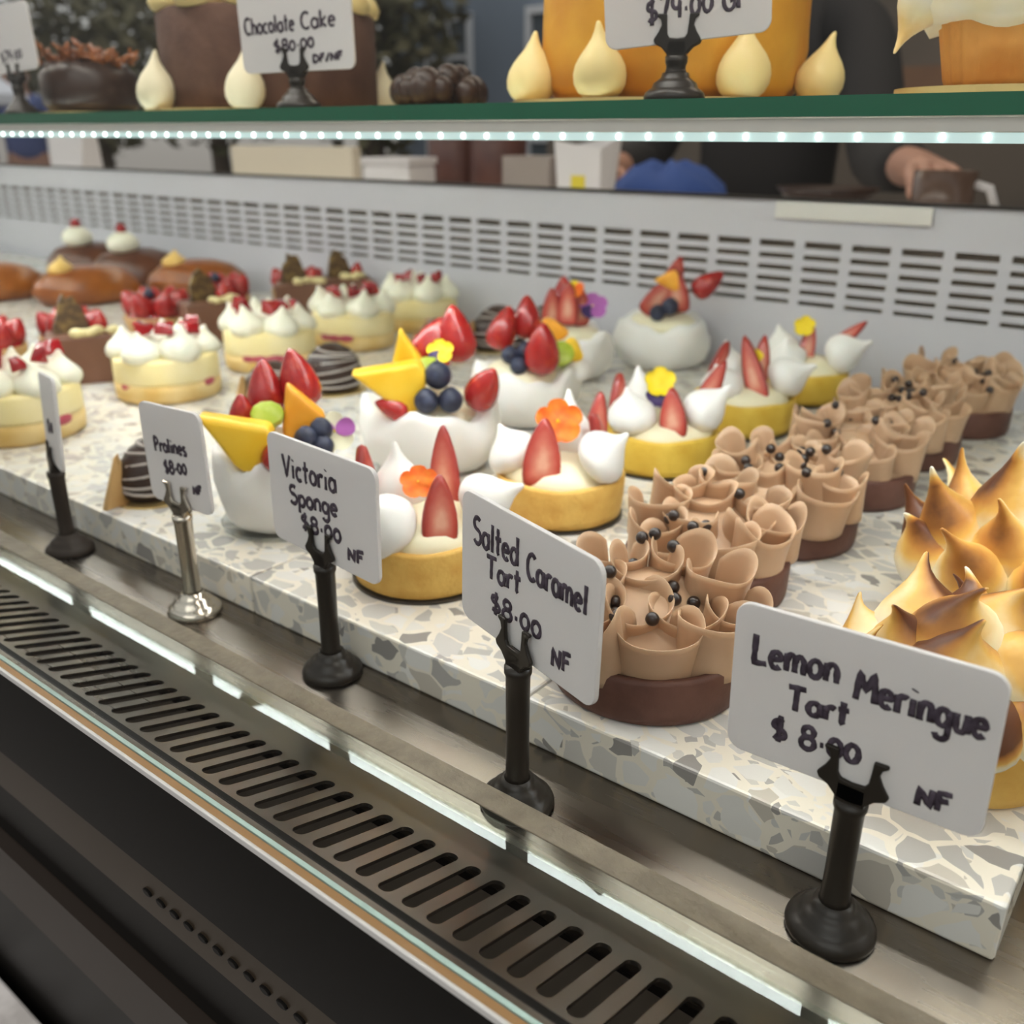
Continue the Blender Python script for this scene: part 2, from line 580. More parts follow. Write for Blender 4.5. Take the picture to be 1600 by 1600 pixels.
def hull(pts, bev=0.0015, seg=2):
    bm = bmesh.new()
    for p in pts:
        bm.verts.new(p)
    bmesh.ops.convex_hull(bm, input=bm.verts)
    bmesh.ops.dissolve_limit(bm, angle_limit=0.03, verts=bm.verts, edges=bm.edges)
    if bev:
        bmesh.ops.bevel(bm, geom=bm.edges[:], offset=bev, segments=seg, profile=0.5, affect='EDGES', clamp_overlap=True)
    bm.verts.index_update()
    r = [tuple(x.co) for x in bm.verts], [tuple(x.index for x in q.verts) for q in bm.faces]
    bm.free()
    return r


def extrude2d(pts, y0, y1):
    """closed outline in the xz plane given thickness along y"""
    n = len(pts)
    v = [(x, y0, z) for x, z in pts] + [(x, y1, z) for x, z in pts]
    f = [tuple(range(n)), tuple(reversed(range(n, 2 * n)))]
    for i in range(n):
        j = (i + 1) % n
        f.append((i, i + n, j + n, j))
    return v, f


def rrect(w, h, r, n=6):
    p = []
    for cx, cz, a0 in ((w / 2 - r, h / 2 - r, 0), (-w / 2 + r, h / 2 - r, pi / 2), (-w / 2 + r, -h / 2 + r, pi), (w / 2 - r, -h / 2 + r, 1.5 * pi)):
        for i in range(n + 1):
            a = a0 + pi / 2 * i / n
            p.append((cx + r * cos(a), cz + r * sin(a)))
    return p


def kiss(r, h, bend=(0, 0), seg=20, spiky=False, toast=None, rnd=None):
    """piped teardrop with a pulled tip"""
    if spiky:
        pr = [(0, .80), (.08, .96), (.2, 1.0), (.34, .93), (.47, .74), (.59, .49), (.70, .29), (.80, .165), (.89, .10), (.95, .07), (.985, .045), (1.0, 0)]
    else:
        pr = [(0, .60), (.07, .82), (.18, .97), (.3, 1.0), (.42, .94), (.54, .77), (.66, .52), (.76, .32), (.86, .19), (.94, .12), (.985, .07), (1.0, 0)]
    prof = [(r * q, h * t) for t, q in pr]
    ph = (rnd or R).random() * 6
    v, f, a = lathe(prof, seg, lambda t, k, rr, z: (rr * (1 + .03 * sin(2 * t + ph) + .02 * sin(5 * t + 3 * ph + z * 200)), z))
    out, tone = [], []
    for (x, y, z) in v:
        t = z / h
        e = t ** (3.0 if spiky else 2.4)
        out.append((x + bend[0] * e, y + bend[1] * e, z - .25 * sqrt(bend[0] ** 2 + bend[1] ** 2) * e))
        if toast:
            lo, hi, tip, amt = toast
            q = max(0, min(1, (t - lo) / (hi - lo)))
            q = q * q * (3 - 2 * q)
            if t > tip:
                q *= max(0.0, 1 - (t - tip) / max(1e-3, 1 - tip))
            ang = atan2(y, x)
            tone.append(q * amt * (.80 + .36 * cos(ang - ph)))
        else:
            tone.append(0.0)
    return out, f, tone


def leaf_slice(w, h, t):
    """a lengthwise strawberry slice standing in the xz plane, its tip up"""
    prof = []
    n = 26
    for i in range(n):
        a = 2 * pi * i / n
        s = sin(a)
        zz = -cos(a)                      # -1 bottom .. 1 tip
        k = (1 - .42 * (zz + 1) / 2) * (1 - .18 * max(0, zz) ** 2)
        x = s * k
        if zz < -0.55:
            zz = -0.55 - (abs(zz) - 0.55) * .45 + .10 * (1 - abs(x))
        prof.append((x * w / 2, h * (0.42 + zz * .58)))
    cx, cz = 0.0, h * .38
    rings = [(1.0, 0.0, 0.0), (.97, .38, 0.1), (.80, .5, .35), (.48, .52, .75), (.18, .5, 1.0)]
    v, a, f = [], [], []
    for side in (-1, 1):
        base = len(v)
        for sc, th, tn in rings:
            for x, z in prof:
                v.append((cx + (x - cx) * sc, side * t * th, cz + (z - cz) * sc))
                a.append(tn)
        v.append((cx, side * t * .5, cz))
        a.append(1.0)
        for k in range(len(rings) - 1):
            for i in range(n):
                j = (i + 1) % n
                q = (base + k * n + i, base + k * n + j, base + (k + 1) * n + j, base + (k + 1) * n + i)
                f.append(q if side < 0 else tuple(reversed(q)))
        for i in range(n):
            j = (i + 1) % n
            q = (base + (len(rings) - 1) * n + i, base + (len(rings) - 1) * n + j, base + len(rings) * n)
            f.append(q if side < 0 else tuple(reversed(q)))
    a = [x + .0001 for x in a]
    return v, f, a


def berry_prof(r, h, n=10):
    p = []
    for k in range(n + 1):
        t = k / n
        p.append((r * (sin(pi * min(1, t * .62 + .0)) ** .8 if t < .8 else sin(pi * .496) ** .8 * ((1 - t) / .2) ** .5), h * t))
    p[0] = (0, 0)
    p[-1] = (0, h)
    return p


def strawberry(r, h):
    """whole or cut strawberry piece, tip up"""
    pr = [(0, 0), (r * .55, 0.01 * h), (r * .88, .10 * h), (r, .26 * h), (r * .95, .42 * h), (r * .78, .62 * h), (r * .52, .80 * h), (r * .25, .94 * h), (0, h)]
    return lathe(pr, 18)


def blueberry(r):
    p = [(0, -r)] + [(r * sin(pi * k / 10), -r * cos(pi * k / 10)) for k in range(1, 9)] + [(r * .42, r * .93), (r * .36, r * 1.0), (r * .25, r * .84), (0, r * .80)]
    return lathe(p, 18)


def petal(l, w, cup=.25):
    v, f = [], []
    n, k = 14, 4
    th = l * .04
    for s in (1, -1):
        b = len(v)
        v.append((0, l * .5, s * th + 0))
        for q in range(1, k + 1):
            e = q / k
            for i in range(n):
                a = 2 * pi * i / n
                x = w / 2 * e * cos(a) * (1 + .18 * sin(a))
                y = l * .5 + l / 2 * e * sin(a)
                z = cup * l * (e * e) * (.5 + .5 * sin(a) * .6) + (s * th * (1 - e ** 3)) + .05 * l * sin(3 * a) * e * e
                v.append((x, y, z))
        for i in range(n):
            j = (i + 1) % n
            f.append((b, b + 1 + i, b + 1 + j) if s > 0 else (b, b + 1 + j, b + 1 + i))
            for q in range(k - 1):
                c = b + 1 + q * n
                qd = (c + i, c + n + i, c + n + j, c + j)
                f.append(qd if s > 0 else tuple(reversed(qd)))
    return v, f


def flower_geo(r, mis=(0, 0, 0, 1, 1), face=(0, -1, .6)):
    """five-petalled viola looking along `face`"""
    g = G()
    A = aim(face)
    for k, ang in enumerate((0, 72, 144, 216, 288)):
        g.add(petal(r, r * (1.05 if k in (2, 3) else .9), .22), A @ Rz(radians(ang)) @ T(0, 0, .0006 * k), mis[k])
    g.add(ball(r * .14, 10, 6), A @ T(0, 0, r * .08), 2)
    return g


def mpart(g, name, m, parent, M=None, smooth=True, label=None):
    if M is not None:
        g.v = [tuple(M @ Vector(p)) for p in g.v]
    o = g.obj(name, m, parent, smooth)
    if label:
        o['label'] = label
    return o


def one(geo, M=None):
    return G().add(geo, M)


def thing(name, label, cat, loc=(0, 0, 0), rz=0.0, group=None):
    o = bpy.data.objects.new(name, None)
    o.empty_display_size = 0.02
    COL.objects.link(o)
    o.location = loc
    o.rotation_euler = (0, 0, rz)
    o['label'] = label
    o['category'] = cat
    if group:
        o['group'] = group
    return o


def tag(o, label, cat, group=None):
    o['label'] = label
    o['category'] = cat
    if group:
        o['group'] = group
    return o


def structure(o, label=None):
    o['kind'] = 'structure'
    if label:
        o['label'] = label
    return o


def face_cam(x, y):
    return atan2(-x, y)


ZS = 0.022      # top of the terrazzo
ZG = 0.256      # top of the glass shelf
XL, XR = -2.75, 0.22

# ------------------------------------------------------------------ the display case
case = thing('display_case', 'long glass fronted steel cake display case', 'display case', (0, 0, 0))
YF = 0.2137
G().add(box(XL, XR, YF, 0.905, -0.03, 0.0)).obj('steel_deck', M_steel, case, False)

ANG = radians(17)


def slope_pt(x, s, d=0.0):
    """s metres up the sloping vent panel from the fold, d below it"""
    return (x, YF - s * cos(ANG) - d * sin(ANG), s * sin(ANG) - d * cos(ANG))


g = G()
PX = 0.01054
x_start = -0.3965 - 160 * PX
ncell = 215
s0, s1, SL = 0.0235, 0.0605, 0.0745
hw = 0.00285
for i in range(ncell):
    xc = x_start + i * PX
    xa, xb = xc - PX / 2, xc + PX / 2
    holeL, holeR = [], []
    ns = 6
    for k in range(ns + 1):
        a = pi / 2 * k / ns
        holeL.append((xc - hw * sin(a), s1 - hw + hw * cos(a)))
        holeR.append((xc + hw * sin(a), s1 - hw + hw * cos(a)))
    for k in range(ns + 1):
        a = pi / 2 * k / ns
        holeL.append((xc - hw * cos(a), s0 + hw - hw * sin(a)))
        holeR.append((xc + hw * cos(a), s0 + hw - hw * sin(a)))
    for side, hole, xo in ((-1, holeL, xa), (1, holeR, xb)):
        poly = [(xc, SL)] + hole + [(xc, 0.0), (xo, 0.0), (xo, SL)]
        vt = [slope_pt(x, s) for x, s in poly]
        g.add((vt, [tuple(range(len(vt)))]))
        wall = [slope_pt(x, s) for x, s in hole] + [slope_pt(x, s, .0014) for x, s in hole]
        n = len(hole)
        g.add((wall, [(q, q + 1, q + 1 + n, q + n) for q in range(n - 1)]))
g.obj('slotted_vent_panel', M_steel2, case, False)
g = G().add(box(XL, XR, 0.150, 0.212, -0.032, -0.028))
g.obj('duct_floor', M_dark, case, False)
# the low baffle glass and its ground top edge
BT = 0.0165
BY0, BY1 = .2080, .2183
baf = G().add(box(XL, XR, BY0, BY1, 0.0022, BT - .0008)).obj('baffle_glass', M_baffle, case, False)
e = G().add(box(XL, XR, BY0 - .0001, BY1 + .0001, BT - .0008, BT)).obj('ground_edge', M_edge, baf, False, bevel=.0003)
e['label'] = 'brownish ground glass edge'
# front trim
yt = YF - SL * cos(ANG)
zt = SL * sin(ANG)
G().add(box(XL, XR, yt - .0030, yt - .0016, zt - .0022, zt + .0006)).obj('front_lip', M_alu, case, False, bevel=.0004)
G().add(box(XL, XR, yt - .0016, yt + .0012, zt - .012, zt + .0002)).obj('amber_reflection', M_amber, case, False)  # strip carrying the painted warm reflection along the front glass
fg = G().add(box(XL, XR, yt + .0012, yt + .0016, zt + .0002, 0.80)).obj('front_glass', M_glass, case, False)
fg['label'] = 'clear front pane'
G().add(box(XL, XR, yt + .0017, yt + .0034, zt - .002, zt + .0004)).obj('glass_bead', M_bead, case, False)
# fascia below the trim: stepped black panels with a perforated bronze strip
yf0 = yt - .002
def band(name, y0, z0, y1, z1, m, parent=case, back=0.012):
    v = [(XL, y0, z0), (XR, y0, z0), (XR, y1, z1), (XL, y1, z1), (XL, y0 + back, z0), (XR, y0 + back, z0), (XR, y1 + back, z1), (XL, y1 + back, z1)]
    return G().add((v, [(0, 1, 2, 3), (7, 6, 5, 4), (0, 4, 5, 1), (3, 2, 6, 7), (1, 5, 6, 2), (0, 3, 7, 4)])).obj(name, m, parent, False)


band('black_fascia', yf0, zt - .0022, yf0, -.033, M_fascia)
st = band('perforated_strip', yf0 + .001, -.034, yf0 + .001, -.060, M_bronze)
for i in range(14):
    x = -0.300 + i * .0095
    G().add(lathe([(.0022, -.0004), (.0022, .0004), (.0017, .0006), (0, .0006)], 12), T(x, yf0 + .0006, -.0475) @ Rx(pi / 2) @ Sc(1.35, .75, 1)).obj('hole', M_fascia, st, False)
band('lower_fascia', yf0 + .003, -.061, yf0 + .003, -.098, M_fascia)
band('kick_rail', yf0 - .004, -.099, yf0 + .001, -.150, M_brownblack)
band('kick_panel', yf0 + .004, -.150, yf0 + .004, -.62, M_fascia)
tag(G().add(box(XL, XR, yf0 - .10, yf0 - .002, -.30, -.232)).obj('counter_ledge', M_counter, None, False, bevel=.002),
    'pale stone ledge below the black front of the display case', 'ledge')

# rear grille panel
g = G()
YB = 0.900
px, gx0, hwx = 0.0456, -0.4722, 0.0180
rows = [(.1445, .0031), (.1330, .0024), (.1220, .0024), (.1110, .0024), (.1003, .0022), (.0900, .0020)]
zb = [.1520, .1388, .1275, .1165, .1056, .0950, .0840]
ncol0, ncol1 = -50, 14
for c in range(ncol0, ncol1):
    xc = gx0 + c * px
    for (zr, hh), zhi, zlo in zip(rows, zb, zb[1:]):
        o = [(xc - px / 2, zlo), (xc + px / 2, zlo), (xc + px / 2, zhi), (xc - px / 2, zhi)]
        i_ = [(xc - hwx, zr - hh), (xc + hwx, zr - hh), (xc + hwx, zr + hh), (xc - hwx, zr + hh)]
        v = [(x, YB, z) for x, z in o] + [(x, YB, z) for x, z in i_] + [(x, YB + .002, z) for x, z in i_]
        f = []
        for k in range(4):
            n = (k + 1) % 4
            f += [(k, n, n + 4, k + 4), (k + 4, n + 4, n + 8, k + 8)]
        g.add((v, f))
gx_l, gx_r = gx0 + ncol0 * px - px / 2, gx0 + (ncol1 - 1) * px + px / 2
g.add(([(gx_l, YB, 0), (gx_r, YB, 0), (gx_r, YB, .0840), (gx_l, YB, .0840)], [(0, 1, 2, 3)]))
g.add(([(gx_l, YB, .1520), (gx_r, YB, .1520), (gx_r, YB, .184), (gx_l, YB, .184), (gx_r, YB + .03, .184), (gx_l, YB + .03, .184)], [(0, 1, 2, 3), (3, 2, 4, 5)]))
g.obj('rear_vent_grille', M_white_panel, case, False)
G().add(box(gx_l, gx_r, YB + .018, YB + .030, 0.0, .182)).obj('grille_backing', M_dark, case, False)
G().add(box(gx_l, gx_r, YB - .003, YB + .004, .1845, .1875)).obj('black_rear_rail', M_black, case, False)
G().add(box(-.385, -.24, YB - .004, YB - .0005, .168, .1835)).obj('rear_latch_plate', M_alu, case, False, bevel=.001)
# end wall of the case
G().add(box(XR, XR + .012, yt, .93, -.03, .80)).obj('end_panel', M_alu, case, False)
G().add(box(XL - .012, XL, yt, .93, -.03, .80)).obj('end_panel', M_alu, case, False)
G().add(box(XL, XR, yt, .93, .80, .812)).obj('top_panel', M_alu, case, False)

# terrazzo slabs
joints = [XR - .02 + .0]
xj = -0.0164
k = 0
names = ['rightmost, its corner in view, under the caramel tarts', 'second from the right end, under the strawberry tarts', 'third from the right end, under the fruit pavlovas',
         'fourth from the right end, under the drizzled pralines', 'fifth from the right end, under the cream topped sponge cakes', 'sixth from the right end, under the red berry tarts']
while xj > -2.3:
    w = .1853
    g = G().add(box(-w + .0003, -.0003, 0, .618, 0, ZS))
    o = g.obj('terrazzo_slab', M_terr, None, False, bevel=.0012, loc=(xj, .2663, 0))
    tag(o, ('pale terrazzo slab ' + names[k]) if k < len(names) else 'pale terrazzo slab at the far left end of the case under brown pastries', 'terrazzo slab', 'terrazzo slabs along the case')
    xj -= w
    k += 1

# ------------------------------------------------------------------ glass shelf and its light bar
YS = 0.405
shelf = thing('glass_shelf', 'green-edged glass shelf above the row of lights', 'shelf', (0, 0, 0))
G().add(box(XL, XR, YS + .0005, .86, ZG - .008, ZG)).obj('pane', M_shelfglass, shelf, False)
ge = G().add(box(XL, XR, YS, YS + .0005, ZG - .008, ZG)).obj('polished_edge', M_greenedge, shelf, False)
ge['label'] = 'dark green polished glass edge'
bar = thing('shelf_light_bar', 'white light bar with a line of small lights under the shelf edge', 'light', (0, 0, 0))
G().add(box(XL, XR, YS + .002, YS + .020, .2420, ZG - .0082)).obj('bar_housing', M_alu, bar, False, bevel=.0005)
G().add(box(XL, XR, YS + .0025, YS + .0034, .2382, .2420)).obj('strip_front', M_led_face, bar, False)
G().add(box(XL, XR, YS + .0036, YS + .0186, .2386, .2418)).obj('diffuser', M_led_strip, bar, False)
led_me = None
lp = 0.0163
far = G()
for i in range(150):
    x = 0.02 - i * lp
    geo = lathe([(.0015, 0), (.0012, .0007), (.0006, .0011), (0, .0012)], 10)
    Mx = T(x, YS + .0025, .2402) @ Rx(pi / 2)
    if i >= 95:
        far.add(geo, Mx)
        continue
    if led_me is None:
        o = one(geo, Rx(pi / 2)).obj('light_dot', M_led, bar)
        led_me = o.data
    else:
        o = bpy.data.objects.new('light_dot', led_me)
        COL.objects.link(o)
        o.parent = bar
    o.location = (x, YS + .0025, .2402)
o = far.obj('far_light_dots', M_led, bar)
o['kind'] = 'stuff'

tl = thing('added_top_light', 'added light bar, out of view, brightening the upper shelf', 'light', (0, 0, 0))  # unseen light added under the case top to brighten the shelf
G().add(box(XL, XR, .30, .33, .782, .7998)).obj('bar_housing', M_alu, tl, False)
G().add(box(XL, XR, .304, .326, .7800, .7820)).obj('diffuser', M_top, tl, False)

# ------------------------------------------------------------------ handwriting


def arc(cx, cy, rx, ry, a0, a1, n=12):
    return [(cx + rx * cos(radians(a0 + (a1 - a0) * i / n)), cy + ry * sin(radians(a0 + (a1 - a0) * i / n))) for i in range(n + 1)]


GL = {
    'O': (.66, [arc(.33, .5, .30, .48, 90, 450, 16)]),
    'S': (.62, [arc(.32, .76, .25, .22, 40, 250, 10) + arc(.32, .27, .27, .26, 80, -150, 10)]),
    'T': (.70, [[(.0, .98), (.68, 1.0)], [(.34, 1.0), (.32, .0)]]),
    'L': (.58, [[(.08, 1.0), (.06, .02), (.56, .06)]]),
    'M': (.85, [[(.06, 0), (.14, .95), (.42, .35), (.70, .98), (.80, .02)]]),
    'C': (.66, [arc(.38, .5, .34, .48, 50, 310, 14)]),
    'V': (.62, [[(.02, 1.0), (.28, .02), (.60, 1.0)]]),
    'P': (.60, [[(.08, 1.0), (.06, 0)], [(.06, .98)] + arc(.2, .74, .34, .25, 80, -90, 9) + [(.08, .46)]]),
    'N': (.62, [[(.06, 0), (.08, .95), (.52, .05), (.56, 1.0)]]),
    'F': (.52, [[(.06, 0), (.08, .98), (.52, 1.0)], [(.08, .55), (.42, .58)]]),
    'G': (.66, [arc(.36, .5, .32, .48, 50, 320, 14) + [(.62, .42), (.38, .42)]]),
    'D': (.62, [[(.08, 1.0), (.06, 0)], [(.02, 1.0)] + arc(.12, .5, .46, .48, 80, -80, 10) + [(.04, .01)]]),
    '$': (.60, [arc(.30, .68, .22, .18, 50, 260, 9) + arc(.30, .30, .24, .20, 80, -140, 9), [(.33, 1.08), (.29, -.08)]]),
    '8': (.56, [arc(.28, .73, .20, .22, -90, 270, 14), arc(.28, .25, .25, .26, 90, 450, 14)]),
    '0': (.52, [arc(.26, .38, .22, .36, 80, 450, 16)]),
    '7': (.52, [[(.04, .96), (.50, .98), (.20, 0)]]),
    '9': (.52, [arc(.26, .68, .20, .26, 20, 380, 14) + [(.42, .02)]]),
    '.': (.26, [[(.08, .34), (.20, .34)]]),
    '/': (.40, [[(.02, -.05), (.36, 1.0)]]),
    'a': (.54, [arc(.25, .29, .23, .28, 50, 400, 14), [(.47, .58), (.48, .0)]]),
    'b': (.52, [[(.06, 1.0), (.06, .02)], arc(.27, .28, .21, .27, 160, -180, 14)]),
    'c': (.46, [arc(.26, .29, .23, .28, 50, 310, 12)]),
    'd': (.54, [arc(.24, .29, .22, .28, 40, 390, 14), [(.47, 1.0), (.48, .0)]]),
    'e': (.52, [[(.05, .30), (.46, .34)] + arc(.26, .29, .22, .28, 10, 315, 13)]),
    'g': (.54, [arc(.25, .30, .22, .27, 50, 400, 14), [(.47, .58), (.48, -.20)] + arc(.26, -.20, .22, .20, 0, -170, 8)]),
    'h': (.50, [[(.06, 1.0), (.06, 0)], [(.06, .35)] + arc(.26, .36, .18, .22, 170, 0, 8) + [(.45, 0)]]),
    'i': (.24, [[(.11, .58), (.11, .0)], [(.11, .84), (.13, .88)]]),
    'k': (.50, [[(.06, 1.0), (.06, 0)], [(.44, .60), (.08, .28), (.46, 0)]]),
    'l': (.24, [[(.12, 1.0), (.11, .0)]]),
    'm': (.80, [[(.06, .58), (.06, 0)], [(.06, .38)] + arc(.23, .38, .15, .20, 170, 0, 7) + [(.39, .0)], [(.39, .38)] + arc(.56, .38, .16, .20, 170, 0, 7) + [(.73, 0)]]),
    'n': (.52, [[(.06, .58), (.06, 0)], [(.06, .36)] + arc(.26, .36, .19, .22, 170, 0, 8) + [(.46, 0)]]),
    'o': (.52, [arc(.26, .29, .23, .28, 70, 440, 15)]),
    'p': (.54, [[(.06, .58), (.05, -.38)], arc(.28, .29, .22, .28, 160, -190, 14)]),
    'r': (.40, [[(.06, .58), (.07, 0)], [(.07, .34)] + arc(.27, .36, .20, .22, 160, 50, 6)]),
    's': (.42, [arc(.22, .44, .16, .14, 40, 250, 7) + arc(.21, .15, .18, .15, 80, -140, 7)]),
    't': (.42, [[(.20, .95), (.19, .08), (.26, 0)], [(.02, .60), (.42, .62)]]),
    'u': (.52, [[(.06, .58)] + arc(.25, .24, .19, .24, 180, 350, 8) + [(.45, .58)], [(.45, .58), (.47, 0)]]),
    ' ': (.32, []),
}


def writing(lines, w, h, parent, lw):
    """lines: (text, u0, u1, v_start, v_end, cap height as a share of the card height)"""
    g = G()
    rr = random.Random(5)
    for text, u0, u1, va, vb, cap in lines:
        tot = sum(GL[c][0] + .10 for c in text) - .10
        H = cap * h
        x0, x1 = (u0 - .5) * w, (u1 - .5) * w
        kx = (x1 - x0) / tot
        x = 0.0
        for c in text:
            wd, st_ = GL[c]
            for pl in st_:
                pts = []
                jit = rr.uniform(-.02, .02)
                for (px_, py_) in pl:
                    t = (x + px_) / tot
                    X = x0 + (x + px_) * kx
                    Z = (.5 - (va + (vb - va) * t)) * h + (py_ + jit) * H
                    pts.append((X, -.00015, Z))
                fine = []
                for a, b in zip(pts, pts[1:]):
                    m = max(1, int((Vector(b) - Vector(a)).length / .0012))
                    for q in range(m):
                        fine.append(tuple(Vector(a).lerp(Vector(b), q / m)))
                fine.append(pts[-1])
                wv = [lw * (1.0 + .34 * rr.random()) for _ in fine]
                g.add(tube(fine, wv, 6, (Vector((0, 1, 0)), .18)))
            x += wd + .10
    o = g.obj('handwriting', M_ink, parent)
    o['label'] = 'violet-black handwritten text'
    return o


def sign(label, x, y, z, hd, tilt, roll, cz, lines, w=.078, h=.053, pole_h=None, mb=None, off=(0, 0), lw=.00075, group=None, big=1.0, clip_w=.0100):
    mb = mb or M_black
    s = thing('price_sign', label, 'price sign', (x, y, z), 0.0, group)
    ph = pole_h
    bp = [(0, 0), (.0143, 0), (.0145, .0016), (.0138, .0034), (.0118, .0050), (.0108, .0056), (.0100, .0076), (.0082, .0088), (.0068, .0100), (.0062, .0120), (0, .0122)]
    one(lathe(bp, 36)).obj('base', mb, s)
    one(lathe([(.0052, .0118), (.0046, .0135), (.0044, ph * .5), (.0046, ph - .004), (.0052, ph - .0025), (.0052, ph), (.0, ph + .0003)], 24)).obj('pole', mb, s)
    # the fork: two ears that grip the card
    ex = clip_w
    half = [(.0, -.0035), (.0042, -.0030), (.0072, .0002), (ex * 1.02, .0016), (ex * 1.10, .0034), (ex * .88, .0066), (ex * .74, .0096), (ex * .80, .0118), (ex * .98, .0132),
            (ex * .94, .0142), (ex * .52, .0140), (ex * .50, .0100), (ex * .46, .0058), (ex * .36, .0042), (0, .0038)]
    pts = half + [(-a, b) for a, b in reversed(half[1:-1])]
    g = G().add(extrude2d(pts, -.0028, -.0012))
    g.add(extrude2d(pts, .0012, .0028))
    g.add(box(-.0045, .0045, -.0028, .0028, -.0040, .0030))
    dz = ph + .0036
    g.obj('clip', mb, s, False, bevel=.0005, loc=(0, 0, dz), rot=(-tilt, 0, hd))
    c = one(extrude2d(rrect(w, h, .0052, 6), -.0010, .0010)).obj('card', M_card, s, False, bevel=.0003)
    # heading, roll about the card normal, tilt
    r = Vector((cos(hd), sin(hd), 0))
    nrm = Vector((sin(hd), -cos(hd), 0))
    up = Vector((0, 0, 1)) * cos(tilt) - nrm * sin(tilt)
    R2 = r * cos(roll) + up * sin(roll)
    U2 = -r * sin(roll) + up * cos(roll)
    N2 = R2.cross(U2)      # toward viewer
    Mx = Matrix(((R2.x, -N2.x, U2.x, off[0]), (R2.y, -N2.y, U2.y, off[1]), (R2.z, -N2.z, U2.z, cz - z), (0, 0, 0, 1)))
    c.matrix_local = Mx
    c['label'] = 'frosted white card with rounded corners'
    wr = writing(lines, w, h, c, lw)
    wr.location = (0, -.0010, 0)
    return s


sign('black price sign reading Lemon Meringue Tart, front right corner', -.0622, .2482, 0, -.0000, 0, .026, .0815,
     [('Lemon', .085, .43, .375, .335, .19), ('Meringue', .495, .955, .395, .385, .185), ('Tart', .245, .485, .60, .575, .15), ('$ 8.00', .19, .545, .835, .80, .155), ('NF', .765, .885, .915, .895, .115)],
     pole_h=.0515, off=(-.0032, -.0006), group='price signs along the deck', lw=.00085)
sign('black price sign reading Salted Caramel Tart, before the front caramel tart', -.1805, .2333, 0, -.29, .02, -.006, .0917,
     [('Salted', .10, .455, .36, .34, .20), ('Caramel', .52, .925, .385, .385, .19), ('Tart', .215, .475, .565, .53, .17), ('$8.00', .25, .635, .80, .76, .15), ('NF', .715, .84, .885, .86, .13)],
     w=.081, h=.053, pole_h=.0610, off=(.0025, .0010), group='price signs along the deck', lw=.00080)
sign('black price sign reading Victoria Sponge, before the nearest strawberry tart', -.3084, .2526, 0, -.10, .02, .0, .0865,
     [('Victoria', .15, .66, .365, .325, .20), ('Sponge', .20, .66, .60, .535, .17), ('$8.00', .30, .68, .80, .76, .15), ('NF', .735, .875, .885, .865, .11)],
     w=.081, h=.053, pole_h=.0570, off=(.0008, .0008), group='price signs along the deck', lw=.00085)
sign('silver price sign reading Pralines on a chrome stand', -.4138, .2479, 0, .02, .0, .03, .0878,
     [('Pralines', .19, .72, .475, .44, .14), ('$8.00', .30, .68, .69, .63, .13), ('NF', .74, .88, .82, .80, .08)],
     w=.052, h=.053, pole_h=.0565, mb=M_chrome, off=(.0004, .0008), group='price signs along the deck', lw=.0008)
sign('brown-black price sign seen edge-on at the far left of the deck', -.5436, .2467, 0, -.35, .07, .14, .0837,
     [('$8.00', .3, .7, .66, .62, .15)],
     w=.070, h=.053, pole_h=.0520, mb=M_brownblack, off=(.0012, .0026), group='price signs along the deck')

# ------------------------------------------------------------------ salted caramel tarts


def cream_petal(rho, h, dip, spread, rnd):
    """one piped petal: a scoop-shaped sheet of cream, thick at its root and thin at the lip, its rounded front low, its ends high"""
    n, m = 30, 8
    wob_a, wob_b = rnd.uniform(0, 6), rnd.uniform(.02, .06)
    v, f = [], []
    prof = [(k / (m - 1)) for k in range(m)]
    for i in range(n + 1):
        u = -1 + 2 * i / n
        ph = u * radians(spread)
        for sd in (0, 1):
            for t in (prof if sd == 0 else reversed(prof)):
                th = .0026 * (1 - t) ** .8 + .00075
                if t > .99:
                    th *= .45
                hh = h * (1 - dip * cos(ph)) * (1 + wob_b * sin(3 * ph + wob_a)) * (1 - .34 * abs(u) ** 6)
                r = rho * (.84 + .10 * t + .10 * t ** 4)
                r = r + (th if sd == 0 else -th) * .5
                k = 1 - .22 * abs(u) ** 3
                x = 1.22 * r * sin(ph) * k
                y = -.92 * r * cos(ph) - .04 * h * t * t
                v.append((x, y, hh * t))
    M_ = 2 * m
    for i in range(n):
        for q in range(M_):
            w_ = (q + 1) % M_
            f.append((i * M_ + q, (i + 1) * M_ + q, (i + 1) * M_ + w_, i * M_ + w_))
    f.append(tuple(range(M_)))
    f.append(tuple(n * M_ + q for q in reversed(range(M_))))
    return v, f


